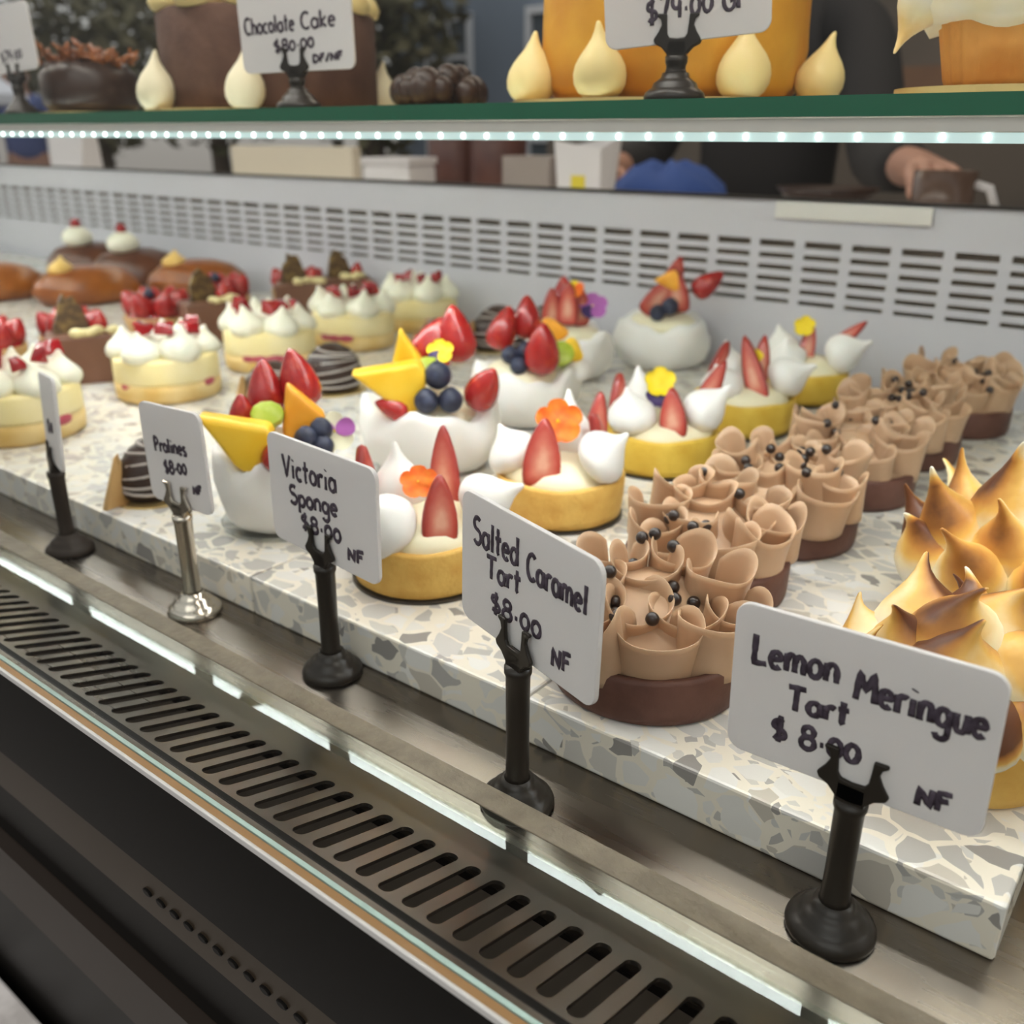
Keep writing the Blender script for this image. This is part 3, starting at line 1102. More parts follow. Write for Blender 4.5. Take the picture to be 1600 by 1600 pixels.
def caramel_tart(label, x, y, seed, turn=0.0):
    t = thing('caramel_tart', label, 'tart', (x, y, ZS), face_cam(x, y) + turn, 'salted caramel tarts in the right-hand row')
    rnd = random.Random(seed)
    r = .0415
    one(lathe([(0, 0), (r - .0025, 0), (r - .0006, .0012), (r, .004), (r + .0005, .0195), (r - .0003, .0212), (r - .0028, .0214), (r - .004, .018), (0, .018)], 56)).obj('chocolate_shell', M_choc, t)
    dome = lathe([(r * .86, .0180), (r * .86, .0225), (r * .76, .0300), (r * .56, .0390), (r * .3, .0440), (0, .0450)], 40)
    g = G()
    g.add(dome)
    dome = ([(a, b + .004 * (c - .018) / .027, c - .0045 * max(0, -b / .035) * (c - .018) / .012) for a, b, c in dome[0]], dome[1])
    g = G()
    g.add(dome)
    one(dome).obj('cream_base', M_caramel, t, True)
    for (yy, xs, zz, rho, h) in ((.0265, (-.0130, .0110), .0300, .0128, .0270), (.0120, (-.0270, -.0020, .0250), .0285, .0130, .0275),
                                 (-.0075, (-.0290, -.0090, .0140, .0300), .0210, .0124, .0300), (-.0255, (-.0230, -.0010, .0205), .0165, .0134, .0290)):
        for px_ in xs:
            x_ = px_ + rnd.uniform(-.002, .002)
            y_ = yy + rnd.uniform(-.002, .002) + (.0045 if abs(px_) > .017 and yy < -.01 else 0) - (.004 if abs(px_) > .02 and yy > .01 else 0)
            Mx = T(x_, y_, zz) @ Rz(px_ * 12 + rnd.uniform(-.65, .65)) @ Rx(rnd.uniform(.06, .24))
            pv, pf = cream_petal(rho * rnd.uniform(.93, 1.1), h * rnd.uniform(.84, 1.12), rnd.uniform(.10, .32), rnd.uniform(128, 156), rnd)
            pv = [tuple(Mx @ Vector(p)) for p in pv]
            g.add((pv, pf))
            one((pv, pf)).obj('cream_petal', M_caramel, t, True)
    bv = BVHTree.FromPolygons([Vector(p) for p in g.v], g.f)
    ctr = []
    pr = .0029
    pearl_me = None
    tries = 0
    while len(ctr) < 13 and tries < 400:
        tries += 1
        if ctr and rnd.random() < .45:
            b = rnd.choice(ctr)
            a = rnd.random() * 2 * pi
            px_, py_ = b[0] + cos(a) * .0058, b[1] + sin(a) * .0058
        else:
            a, q = rnd.random() * 2 * pi, sqrt(rnd.random()) * .034
            px_, py_ = q * cos(a), q * sin(a) - .004
        hit = bv.ray_cast(Vector((px_, py_, .2)), Vector((0, 0, -1)))
        if hit[0] is None:
            continue
        if any((px_ - c[0]) ** 2 + (py_ - c[1]) ** 2 < .0052 ** 2 for c in ctr):
            continue
        if hit[0].z < .034:
            continue
        ctr.append((px_, py_, hit[0].z + pr * .55))
    for c in ctr:
        if pearl_me is None:
            o = one(ball(pr, 16, 10)).obj('chocolate_pearl', M_pearl, t)
            pearl_me = o.data
        else:
            o = bpy.data.objects.new('chocolate_pearl', pearl_me)
            COL.objects.link(o)
            o.parent = t
        o.location = c
    return t


caramel_tart('salted caramel tart nearest the glass, behind its own price card', -.172, .3140, 3, .12)
caramel_tart('second salted caramel tart from the glass, just behind the nearest one', -.193, .4080, 5, .25)
caramel_tart('third salted caramel tart from the glass, beside a yellow strawberry tart', -.190, .5000, 8, -.2)
caramel_tart('fourth salted caramel tart from the glass, in the middle of its row', -.186, .5960, 13, .5)
caramel_tart('fifth salted caramel tart from the glass, second from the vent grille', -.184, .6940, 17, -.3)
caramel_tart('last salted caramel tart of its row, nearest the vent grille', -.173, .8000, 21, .3)

# ------------------------------------------------------------------ strawberry meringue tarts


def shell(r, h, m, t, board=True):
    if board:
        one(lathe([(0, 0), (r + .0005, 0), (r + .0005, .0014), (0, .0014)], 48)).obj('cake_board', M_board, t, False)
    zb_ = .0014 if board else 0
    rnd = random.Random(int(r * 1e5))
    one(lathe([(0, zb_), (r - .003, zb_), (r - .0008, zb_ + .0015), (r, zb_ + .006), (r + .0008, h * .6), (r + .0012, h - .0015), (r + .0004, h), (r - .0022, h), (r - .0034, h - .002), (r - .005, h - .006), (0, h - .006)], 60,
              lambda a, k_, rr, z: (rr * (1 + .006 * sin(3 * a + 1) + .004 * sin(11 * a)), z + (.0006 * sin(5 * a) if k_ in (5, 6, 7) else 0)))).obj('pastry_shell', m, t)


def strawberry_tart(label, x, y, lay, m=M_pastry_y, seed=0, turn=0.0):
    t = thing('strawberry_tart', label, 'tart', (x, y, ZS), face_cam(x, y) + turn, 'strawberry meringue tarts in one row')
    shell(.0385, .0275, m, t)
    rnd = random.Random(seed)
    one(lathe([(.0345, .0235), (.0352, .0275), (.030, .0330), (.018, .0375), (0, .0390)], 36, lambda a, k_, rr, z: (rr * (1 + .03 * sin(4 * a + seed)), z))).obj('cream_filling', M_cream, t)
    for it in lay:
        if it[0] == 'k':      # kiss: x, y, r, h, axis
            _, kx, ky, kr, kh, ax = it[:6]
            A = aim(ax)
            bend = (rnd.uniform(-.003, .003), rnd.uniform(-.003, .003))
            one(kiss(kr * 1.12, kh * 1.08, bend, 24, rnd=rnd), T(kx, ky, it[6] if len(it) > 6 else .031) @ A).obj('meringue_kiss', M_white, t)
        elif it[0] == 's':    # slice: x, y, z, w, h, turn, lean
            _, sx, sy, sz, w, h, tz, ln = it
            one(leaf_slice(w * 1.22, h * 1.28, .0065), T(sx, sy, sz - .002) @ Rz(tz) @ Ry(ln) @ Rx(-.22)).obj('strawberry_slice', M_straw, t)
        elif it[0] == 'f':
            _, fx, fy, fz, fr, cols, face = it
            g = flower_geo(fr, (0, 0, 0, 1, 1), face)
            mpart(g, 'edible_flower', [*cols, M_p_ye], t, T(fx, fy, fz))
    return t


UP = (0, 0, 1)
LAY1 = [('k', -.0165, -.0185, .0150, .027, (-.35, -.55, .75)), ('s', .0075, -.0275, .0270, .0185, .030, .15, .06), ('k', .0220, -.0060, .0140, .031, (.92, -.1, .42), .0385),
        ('s', .0120, .0120, .0300, .0170, .038, -.2, -.05), ('k', -.0120, .0130, .0135, .036, (-.05, .1, 1)), ('s', -.0265, .0000, .0270, .0150, .036, .9, .12),
        ('f', -.0020, -.0060, .0530, .0100, (M_p_or, M_p_or), (.0, -.75, .75))]
LAY2 = [('s', -.0120, -.0280, .0255, .0230, .034, .1, .08), ('k', .0170, -.0150, .0150, .029, (.75, -.2, .62), .0360), ('k', -.0250, -.0010, .0140, .027, (-.5, -.1, .85)),
        ('k', .0050, .0150, .0135, .040, (.0, .1, 1)), ('s', .0300, .0060, .0270, .0160, .032, 1.2, -.25), ('s', .0200, .0190, .0300, .0150, .034, .4, .2),
        ('f', -.0020, -.0080, .0600, .0145, (M_p_or, M_p_or), (.15, -.85, .55))]
LAY3 = [('k', -.0190, -.0160, .0150, .030, (-.15, -.3, 1)), ('s', .0090, -.0260, .0270, .0190, .029, -.15, -.14), ('k', .0200, -.0090, .0135, .034, (.72, -.1, .72), .036),
        ('s', -.0310, .0030, .0270, .0150, .030, .8, .2), ('f', -.0030, -.0020, .0600, .0110, (M_p_ye, M_p_ye), (.1, -.9, .5)), ('f', -.0040, -.0060, .0500, .0085, (M_p_pu, M_p_pu), (.0, -.8, .6)),
        ('k', -.0120, .0170, .0140, .034, (-.3, .1, 1)), ('s', .0230, .0150, .0300, .0160, .038, -.3, .35)]
LAY4 = [('k', -.0150, -.0140, .0150, .027, (-.2, -.35, .9)), ('s', .0140, -.0220, .0270, .0170, .044, -.3, -.42), ('k', .0220, .0020, .0150, .034, (.85, -.1, .55), .038),
        ('s', -.0270, -.0040, .0280, .0150, .036, .6, .45), ('f', .0060, -.0060, .0580, .0075, (M_p_ye, M_p_ye), (-.3, -.8, .5)), ('k', -.0100, .0170, .0140, .035, (-.25, .1, 1)),
        ('s', .0100, .0200, .0300, .0150, .034, .2, .1)]
LAY5 = [('k', -.0120, -.0170, .0145, .026, (-.2, -.3, 1)), ('s', .0010, -.0050, .0330, .0140, .030, .3, .15), ('k', .0210, -.0060, .0150, .036, (.95, -.1, .45), .038),
        ('f', -.0020, -.0010, .0640, .0095, (M_p_ye, M_p_ye), (-.1, -.9, .4)), ('s', .0190, .0080, .0420, .0130, .034, -.5, .75), ('k', -.0170, .0140, .0140, .030, (-.3, .1, 1))]
strawberry_tart('golden strawberry tart nearest the glass, with a small orange flower', -.3180, .3290, LAY1, M_pastry, 1)
strawberry_tart('strawberry tart with a large orange flower, second from the glass', -.3130, .4460, LAY2, M_pastry, 2)
strawberry_tart('strawberry tart with a yellow and purple flower, middle of its row', -.3110, .5660, LAY3, M_pastry_y, 3)
strawberry_tart('strawberry tart with one slanting slice, fourth from the glass', -.3050, .6860, LAY4, M_pastry_y, 4)
strawberry_tart('strawberry tart nearest the vent grille, with a yellow flower on top', -.3060, .8080, LAY5, M_pastry_y, 5)

# ------------------------------------------------------------------ fruit pavlovas


def wedge(l, w, h):
    """a three-cornered fruit slice, its flat face towards -y, the point at -x"""
    tri = [(-.56 * l, .34 * h), (.42 * l, .50 * h), (.52 * l, .20 * h), (.36 * l, -.62 * h), (.12 * l, -.56 * h)]
    return hull([(x, sy * w / 2 * q, z) for x, z in tri for sy, q in ((-1, 1), (1, .8))], .0036, 4)


def pavlova(label, x, y, r, h, fruit, seed=0, dish=False, turn=0.0):
    t = thing('fruit_pavlova', label, 'pavlova', (x, y, ZS), face_cam(x, y) + turn, 'fruit pavlovas in one row')
    zb_ = 0.0
    if dish:
        one(lathe([(0, 0), (r * .84, 0), (r * .95, .001), (r * .98, .0035), (r * .95, .0036), (r * .90, .0016), (0, .0014)], 40)).obj('clear_dish', M_clear, t)
        zb_ = .0014
    def wob(a, k_, rr, z):
        return rr * (1 + .05 * sin(3 * a + seed * 1.7 + 2.2 * z / h) + .025 * sin(7 * a - 3 * z / h + seed)), z + (.0040 * sin(4 * a + seed) + .002 * sin(9 * a) if k_ > 5 else 0)
    one(lathe([(0, zb_), (r * .62, zb_), (r * .76, zb_ + .003), (r * .90, h * .22), (r * .98, h * .45), (r * 1.0, h * .66), (r * .96, h * .86), (r * .93, h * 1.0), (r * .82, h * 1.0), (r * .6, h * .86), (0, h * .80)], 48, wob)).obj('meringue_nest', M_white, t)
    one(lathe([(r * .70, h * .82), (r * .72, h * .97), (r * .60, h * 1.10), (r * .3, h * 1.2), (0, h * 1.22)], 36, wob)).obj('cream_filling', M_cream, t)
    for it in fruit:
        kd, fx, fy, fz, s, A = it[:6]
        Mx = T(fx, fy, h + fz) @ A
        if kd == 'mango':
            one(wedge(.027 * s, .013 * s, .018 * s), Mx).obj('mango_piece', M_mango, t)
        elif kd == 'peach':
            one(wedge(.024 * s, .012 * s, .020 * s), Mx).obj('peach_slice', M_peach, t)
        elif kd == 'straw':
            one(strawberry(.0098 * s, .029 * s), Mx).obj('strawberry', M_red, t)
        elif kd == 'slice':
            one(leaf_slice(.020 * s, .034 * s, .006), Mx).obj('strawberry_slice', M_straw, t)
        elif kd == 'blue':
            one(blueberry(.0062 * s), Mx).obj('blueberry', M_blue, t)
        elif kd == 'kiwi':
            one(hull([(cos(a) * .010 * s, sin(a) * .0085 * s, z * s) for a in [i * pi / 5 for i in range(10)] for z in (0, .007)], .001, 2), Mx).obj('kiwi_piece', M_kiwi, t)
        elif kd == 'flower':
            mpart(flower_geo(.0095 * s, it[7], it[6]), 'edible_flower', [*it[8], M_p_ye], t, T(fx, fy, h + fz))
        elif kd == 'jag':
            one(kiss(.013 * s, .03 * s, (.002, 0), 20), Mx).obj('meringue_kiss', M_white, t)
    return t


I4 = Matrix.Identity(4)
pavlova('fruit pavlova in a clear dish behind the Victoria Sponge sign', -.4350, .3270, .0365, .0470, [
    ('mango', -.0210, -.0190, .0130, 1.50, Rz(-.15) @ Ry(.30)), ('straw', -.0030, -.0260, .0010, .95, Rx(1.1) @ Ry(.5)), ('kiwi', -.0030, -.0060, .0200, .95, Rx(.8)),
    ('peach', .0130, -.0040, .0220, 1.25, Ry(.9)), ('straw', -.0030, .0150, .0160, 1.15, Rx(-.15)), ('straw', .0200, .0150, .0200, 1.25, Ry(-.2)),
    ('blue', .0170, -.0220, .0110, 1.1, I4), ('blue', .0260, -.0170, .0140, 1.1, I4), ('blue', .0260, -.0230, .0060, 1.05, I4),
    ('flower', .0340, -.0130, .0110, 1.25, I4, (.1, -.95, .35), (0, 1, 0, 0, 1), (M_p_wh, M_p_li)), ('straw', -.0170, .0060, .0080, .9, Rx(.2))], 1, True)
pavlova('large fruit pavlova with yellow mango and three blueberries in front', -.4400, .4680, .0500, .0440, [
    ('mango', -.0270, -.0230, .0190, 1.75, Ry(-.05)), ('mango', -.0190, -.0010, .0350, 1.15, Ry(1.1)), ('kiwi', -.0030, -.0120, .0240, 1.1, Rx(1.0) @ Ry(.3)),
    ('straw', -.0080, .0150, .0230, 1.35, Ry(.5)), ('blue', .0040, -.0300, .0260, 1.5, I4), ('blue', -.0040, -.0380, .0110, 1.35, I4), ('blue', .0120, -.0370, .0110, 1.35, I4),
    ('straw', .0290, -.0250, .0050, 1.20, Rx(.55) @ Ry(.35)), ('flower', .0060, -.0080, .0370, 1.0, I4, (0, -.8, .6), (0, 0, 1, 0, 0), (M_p_ye, M_p_pu)), ('straw', .0200, .0130, .0260, 1.4, Ry(-.12)),
    ('straw', .0060, .0230, .0200, 1.2, I4), ('straw', -.0170, -.0310, .0010, .8, Ry(-1.2))], 2)
pavlova('fruit pavlova with dark blueberries and one glossy strawberry, third from the glass', -.4560, .5960, .0450, .0420, [
    ('straw', -.0230, -.0020, .0170, 1.25, Ry(.3)), ('blue', -.0120, -.0220, .0160, 1.15, I4), ('blue', -.0050, -.0270, .0090, 1.15, I4), ('blue', .0000, -.0190, .0190, 1.15, I4),
    ('straw', .0130, -.0250, .0040, 1.45, Rx(.25)), ('kiwi', .0270, -.0120, .0140, 1.2, Rx(1.1)), ('mango', .0330, -.0020, .0130, 1.0, Ry(-.7)), ('peach', .0200, .0080, .0260, 1.1, Ry(-1.2)),
    ('straw', .0010, .0080, .0240, 1.2, I4), ('jag', .0400, .0030, -.0100, 1.0, I4)], 3)
pavlova('pavlova with upright red strawberry slices, second from the vent grille', -.5150, .7400, .0430, .0430, [
    ('slice', -.0160, -.0120, .0050, 1.15, Rz(.3)), ('slice', .0000, -.0150, .0080, 1.25, Rz(-.3)), ('slice', .0120, -.0080, .0060, 1.1, Rz(.5)), ('straw', -.0050, .0060, .0180, 1.2, I4),
    ('flower', .0050, -.0120, .0420, 1.0, I4, (0, -.8, .6), (0, 0, 1, 1, 1), (M_p_ye, M_p_or)), ('flower', .0230, -.0090, .0260, 1.5, I4, (.1, -.8, .6), (0, 0, 1, 0, 0), (M_p_li, M_p_pu))], 4)
pavlova('pavlova with the tallest pink strawberry slices, nearest the vent grille', -.4700, .8440, .0480, .0450, [
    ('slice', -.0190, -.0140, .0060, 1.5, Rz(.2) @ Ry(.65)), ('slice', .0160, -.0120, .0080, 1.45, Rz(-.2) @ Ry(-.2)), ('slice', .0000, -.0010, .0180, 1.4, Rz(.1) @ Ry(.3)),
    ('straw', .0290, -.0020, .0280, 1.2, Ry(.9)), ('peach', .0030, -.0090, .0400, 1.0, Ry(-.4)), ('blue', .0060, -.0240, .0180, 1.4, I4), ('blue', -.0060, -.0270, .0120, 1.3, I4)], 5)

# ------------------------------------------------------------------ lemon meringue tarts


def meringue_tart(label, x, y, seed, amt, hk, whites):
    t = thing('lemon_meringue_tart', label, 'tart', (x, y, ZS), face_cam(x, y), 'lemon meringue tarts at the right edge')
    shell(.0425, .0235, M_pastry, t, False)
    rnd = random.Random(seed)
    dome = lathe([(.034, .019), (.0395, .0245), (.037, .0330), (.026, .0460), (.010, .0530), (0, .054)], 40, lambda a, k_, rr, z: (rr * (1 + .03 * sin(7 * a + seed)), z), tone=[.02, .06, .05, .03, .02, .02])
    one(dome).obj('meringue_base', M_toast, t)
    n = 0
    for ring, (cnt, rr, zz, tilt, kr, kh, off) in enumerate(((9, .0300, .0235, 36, .0165, .034, 0.15), (6, .0185, .0330, 22, .0165, .037, .5), (2, .0060, .0400, 9, .0165, .038, .9))):
        for i in range(cnt):
            a = 2 * pi * i / cnt + off + rnd.uniform(-.13, .13)
            q = rr * rnd.uniform(.94, 1.06)
            tl = radians(tilt + rnd.uniform(-9, 9))
            d = Vector((cos(a) * sin(tl), sin(a) * sin(tl), cos(tl)))
            h_ = kh * hk * rnd.uniform(.88, 1.14)
            bd = rnd.uniform(.006, .016)
            ba = rnd.random() * 2 * pi
            wt = rnd.random() < whites
            toast = (.14, .56, .80 if wt else 1.01, amt * rnd.uniform(.75, 1.2))
            one(kiss(kr * rnd.uniform(.92, 1.1), h_, (bd * cos(ba), bd * sin(ba)), 24, True, toast, rnd), T(q * cos(a), q * sin(a), zz) @ aim(d)).obj('toasted_peak', M_toast, t)
    return t


meringue_tart('toasted lemon meringue tart behind its price card, browner of the pair', -.0560, .3440, 4, 1.08, .90, .3)
meringue_tart('golden toasted lemon meringue tart, behind the browner one at the right edge', -.0640, .4620, 9, .92, 1.42, .55)

# ------------------------------------------------------------------ victoria sponge cups


def sponge_cup(label, x, y, seed):
    t = thing('sponge_cup', label, 'cake', (x, y, ZS), face_cam(x, y), 'cream topped sponge cakes in one row')
    r = .0455
    rnd = random.Random(seed)
    wob = lambda a, k_, rr, z: (rr * (1 + .012 * sin(3 * a + seed)), z)
    one(lathe([(0, 0), (r - .004, 0), (r - .0005, .003), (r, .010), (r, .0165), (0, .0165)], 44, wob)).obj('sponge_layer', M_sponge, t)
    one(lathe([(0, .0166), (r - .0006, .0166), (r - .0002, .020), (r - .0004, .036), (r - .002, .0385), (0, .0390)], 44, wob)).obj('custard_layer', M_custard, t)
    g = G()
    for k_ in range(3):
        a = -pi / 2 + rnd.uniform(-1.0, 1.0)
        g.add(ball(.0075, 14, 8), T((r - .0052) * cos(a), (r - .0052) * sin(a), .0150) @ Rz(a) @ Sc(.8, 1.5, .8))
    g.obj('berry_filling', M_pink, t)
    for k_ in range(6):
        a = 2 * pi * k_ / 6 + seed
        one(kiss(.0178, .0300 * rnd.uniform(.9, 1.1), (rnd.uniform(-.004, .004), rnd.uniform(-.004, .004)), 20, rnd=rnd), T(.0300 * cos(a), .0300 * sin(a), .0350) @ aim((.12 * cos(a), .12 * sin(a), 1))).obj('cream_swirl', M_ivory2, t)
    one(kiss(.0165, .0310, (.002, .002), 20, rnd=rnd), T(0, 0, .0370)).obj('cream_swirl', M_ivory2, t)
    for k_ in range(5):
        a = -pi / 2 + (k_ - 2) * .85 + rnd.uniform(-.2, .2)
        q = rnd.uniform(.014, .032)
        s = rnd.uniform(1.25, 1.7)
        one(hull([(-.007 * s, -.004, 0), (.007 * s, -.004, 0), (0, .007, 0), (-.006 * s, -.003, .008 * s), (.006 * s, -.003, .009 * s), (0, .004, .007)], .001, 2),
            T(q * cos(a), q * sin(a), .0560 + rnd.uniform(-.002, .002)) @ Rz(rnd.random() * 6) @ Rx(rnd.uniform(-.5, .5))).obj('strawberry_piece', M_darkred, t)
    return t


M_ivory2 = mat('whipped_cream', (0.86, 0.84, 0.68), 0.45, sss=0.1)
sponge_cup('cream topped sponge cake at the left picture edge, nearest the glass', -.7400, .3180, 1)
sponge_cup('cream topped sponge cake behind the silver price sign', -.7570, .4580, 2)
sponge_cup('cream topped sponge cake in the middle of its row', -.7780, .5900, 3)
sponge_cup('cream topped sponge cake, fourth from the glass', -.7870, .7130, 4)
sponge_cup('cream topped sponge cake with two big red pieces, nearest the grille', -.8000, .8340, 5)

# ------------------------------------------------------------------ chocolate fingers with drizzle


def choc_finger(label, x, y, seed, s=1.0, shard=True):
    t = thing('chocolate_praline', label, 'praline', (x, y, ZS), face_cam(x, y) + .4, 'drizzled chocolate pralines in one row')
    rnd = random.Random(seed)
    one(lathe([(0, 0), (.030 * s, 0), (.030 * s, .0012), (0, .0012)], 30), Sc(1, .85, 1)).obj('gold_board', M_gold, t, False)
    body = lathe([(0, .0012), (.019 * s, .0012), (.0225 * s, .006), (.0235 * s, .016), (.0205 * s, .027 * s), (.014 * s, .036 * s), (.006 * s, .041 * s), (0, .042 * s)], 30)
    bo = G().add(body, Sc(1.15, .85, 1))
    bo.obj('chocolate_body', M_darkchoc, t)
    g = G()
    for k_ in range(6):
        zc = .010 + k_ * .0052 * s
        pts = []
        for i in range(22):
            a = -pi + 2 * pi * i / 21
            z = zc + .003 * sin(a * 1.0 + k_)
            tt = min(.999, max(0, z / (.042 * s)))
            rr = .0240 * s * sqrt(max(.02, 1 - tt ** 2.4)) + .0004
            pts.append((rr * 1.13 * cos(a), rr * .84 * sin(a), z))
        g.add(tube(pts, .0011, 6))
    g.obj('drizzle', M_greychoc, t)
    if shard:
        one(hull([(-.014, -.002, .0), (.014, -.002, 0), (.014, .002, 0), (-.014, .002, 0), (-.004, -.001, .032), (.003, .001, .034)], .0008, 2), T(-.030 * s, -.004, .0012) @ Rz(.5) @ Ry(.12)).obj('caramel_shard', M_tan, t)
    return t


g_ = [(-.5330, .3060, .95, 'drizzled chocolate praline behind the silver price sign'), (-.6400, .4840, 1.0, 'drizzled chocolate praline behind the pavlova in the clear dish'),
      (-.6510, .5600, 1.05, 'drizzled chocolate praline before the middle sponge cake, third from the glass'), (-.6600, .7180, 1.05, 'drizzled chocolate praline beside the fourth sponge cake'),
      (-.6480, .7980, 1.15, 'drizzled chocolate praline second from the vent grille'), (-.6300, .8600, 1.0, 'drizzled chocolate praline nearest the vent grille')]
for i, (x, y, s, lb) in enumerate(g_):
    choc_finger(lb, x, y, i + 1, s)
# ------------------------------------------------------------------ mousse blocks, berry tarts, buns


def mousse(label, x, y, seed, turn=0.0):
    t = thing('chocolate_mousse_cake', label, 'cake', (x, y, ZS), face_cam(x, y) + turn, 'chocolate mousse cakes with nuts')
    rnd = random.Random(seed)
    w = .033
    one(extrude2d(rrect(2 * w, .044, .004, 4), -.024, .024), T(0, 0, .022)).obj('mousse_block', M_milk, t, False, bevel=.002)
    sh = []
    for i in range(9):
        q = i / 8
        sh.append((-.016 + .032 * q + rnd.uniform(-.002, .002), .032 * sin(pi * q) ** .6 + rnd.uniform(0, .008)))
    pts = [(-.016, 0)] + sh + [(.016, 0)]
    one(extrude2d(pts, -.0022, .0022), T(-.008, .006, .0430) @ Rz(.3) @ Rx(-.12)).obj('chocolate_shard', M_shard, t, False)
    for k_ in range(8):
        one(ball(.0052 * rnd.uniform(.8, 1.25), 10, 6), T(rnd.uniform(-.006, .028), rnd.uniform(-.019, -.004), .0470) @ Sc(1.1, .9, .8)).obj('nut_crumb', M_nut, t)
    one(strawberry(.0085, .020), T(.014, .008, .0435) @ Ry(.2)).obj('strawberry_piece', M_red, t)
    return t


M_shard = mat('bronzed_chocolate', (0.09, 0.05, 0.022), 0.4, noise=(130, (0.28, 0.18, 0.06), 0.45, 0.7), bump=(160, 0.9))
mousse('chocolate mousse cake with nuts nearest the glass, behind the sponge row', -.8660, .4420, 1)
mousse('chocolate mousse cake with pale nuts beside a big red berry tart', -.9300, .6300, 2, .2)
mousse('chocolate mousse cake with a tall bronzed shard, second from the grille', -.9650, .7880, 3)
mousse('chocolate mousse cake nearest the grille, behind the fourth sponge cake', -.9550, .8560, 4, .1)


def berry_tart(label, x, y, seed, s=1.0):
    t = thing('berry_tart', label, 'tart', (x, y, ZS), face_cam(x, y), 'glossy red berry tarts')
    rnd = random.Random(seed)
    r = .034 * s
    one(lathe([(0, 0), (r * .86, 0), (r * .92, .002), (r * 1.02, .020), (r, .0215), (r * .93, .021), (r * .88, .017), (0, .017)], 40)).obj('pastry_shell', M_tan, t)
    one(lathe([(r * .86, .016), (r * .9, .022), (r * .6, .027), (0, .029)], 28)).obj('red_jelly', M_darkred, t)
    for k_ in range(7):
        a = 2 * pi * k_ / 6 + seed
        q = r * .55 if k_ < 6 else 0
        one(strawberry(.0125 * s, .027 * s), T(q * cos(a), q * sin(a), .0235) @ aim((.5 * cos(a) if q else 0, .5 * sin(a) if q else 0, 1))).obj('strawberry', M_red, t)
    one(blueberry(.006), T(-.006, -.012, .0470)).obj('blueberry', M_blue, t)
    return t


berry_tart('glossy red berry tart at the left picture edge', -.9900, .4100, 1, .95)
berry_tart('glossy red berry tart left of the nearest mousse cake', -.9820, .4900, 2, .95)
berry_tart('biggest glossy red berry tart, in the middle of its row', -1.0200, .6150, 3, 1.1)
berry_tart('glossy red berry tart behind the mousse cake with pale nuts', -1.0750, .7450, 4, 1.05)
berry_tart('glossy red berry tart nearest the grille', -1.0500, .8520, 5, 1.05)


def bun(label, x, y, seed, turn=0.0, s=1.0):
    t = thing('custard_bun', label, 'bun', (x, y, ZS), face_cam(x, y) + turn, 'glazed custard buns at the far left')
    rnd = random.Random(seed)
    one(lathe([(0, 0), (.034, 0), (.043, .006), (.0465, .016), (.043, .030), (.033, .042), (.018, .049), (0, .051)], 40, lambda a, k_, rr, z: (rr * (1 + .02 * sin(3 * a + seed)), z)), Sc(1.55 * s, s, s)).obj('bun_body', M_brioche, t)
    one(kiss(.017, .026, (.003, 0), 20, rnd=rnd), T(-.030 * s, -.006, .040 * s)).obj('custard_swirl', M_custswirl, t)
    return t


M_custswirl = mat('baked_custard', (0.72, 0.44, 0.10), 0.4, noise=(60, (0.80, 0.56, 0.22), 0.35, 0.7))
bun('glazed custard bun at the left picture edge', -1.4200, .6050, 1)
bun('glazed custard bun before the cherry domes, pale custard on its left', -1.2900, .6750, 2, .15)
bun('glazed custard bun behind the biggest berry tart', -1.2300, .8150, 3, -.1)


def dome_cake(label, x, y, seed):
    t = thing('cherry_dome_cake', label, 'cake', (x, y, ZS), face_cam(x, y), 'dark domes with cream and a cherry')
    one(lathe([(0, 0), (.046, 0), (.0535, .004), (.056, .014), (.053, .030), (.041, .045), (.022, .053), (0, .055)], 44), Sc(1.25, 1, 1)).obj('dome', M_dome, t)
    one(lathe([(.012, .048), (.022, .054), (.0245, .062), (.021, .071), (.012, .078), (0, .081)], 28), T(-.016, -.008, 0)).obj('cream_swirl', M_ivory2, t)
    one(ball(.0085, 14, 10), T(-.016, -.008, .084)).obj('cherry', M_darkred, t)
    return t


dome_cake('left one of two dark dome cakes with cream and a cherry', -1.5350, .8200, 1)
dome_cake('right one of two dark dome cakes with cream and a cherry', -1.3950, .8180, 2)

# ------------------------------------------------------------------ on the glass shelf


def dropkiss(t, x, y, z, r, h, m, name='cream_kiss', bend=(0, 0)):
    return one(kiss(r, h, bend, 26), T(x, y, z)).obj(name, m, t)


CX, CY = -.690, .5500
t = thing('chocolate_cake', 'dark chocolate cake with butter cream mounds, on the upper shelf', 'cake', (CX, CY, ZG), face_cam(CX, CY))
one(lathe([(0, 0), (.104, 0), (.104, .003), (0, .003)], 60)).obj('gold_board', M_gold, t, False)
one(lathe([(0, .003), (.084, .003), (.087, .006), (.087, .072), (.084, .075), (0, .075)], 64)).obj('cake_body', M_dkcake, t)
for k_ in range(11):
    a = 2 * pi * k_ / 11
    one(lathe([(.010, .070), (.020, .074), (.0225, .080), (.019, .088), (.010, .094), (0, .096)], 24), T(.070 * cos(a), .070 * sin(a), 0)).obj('cream_mound', M_butter, t)
for a in (-2.72, -1.78, .3, 1.6, 2.6):
    dropkiss(t, .0975 * cos(a), .0975 * sin(a), .003, .0150, .043, M_ivory, bend=(.003, 0))

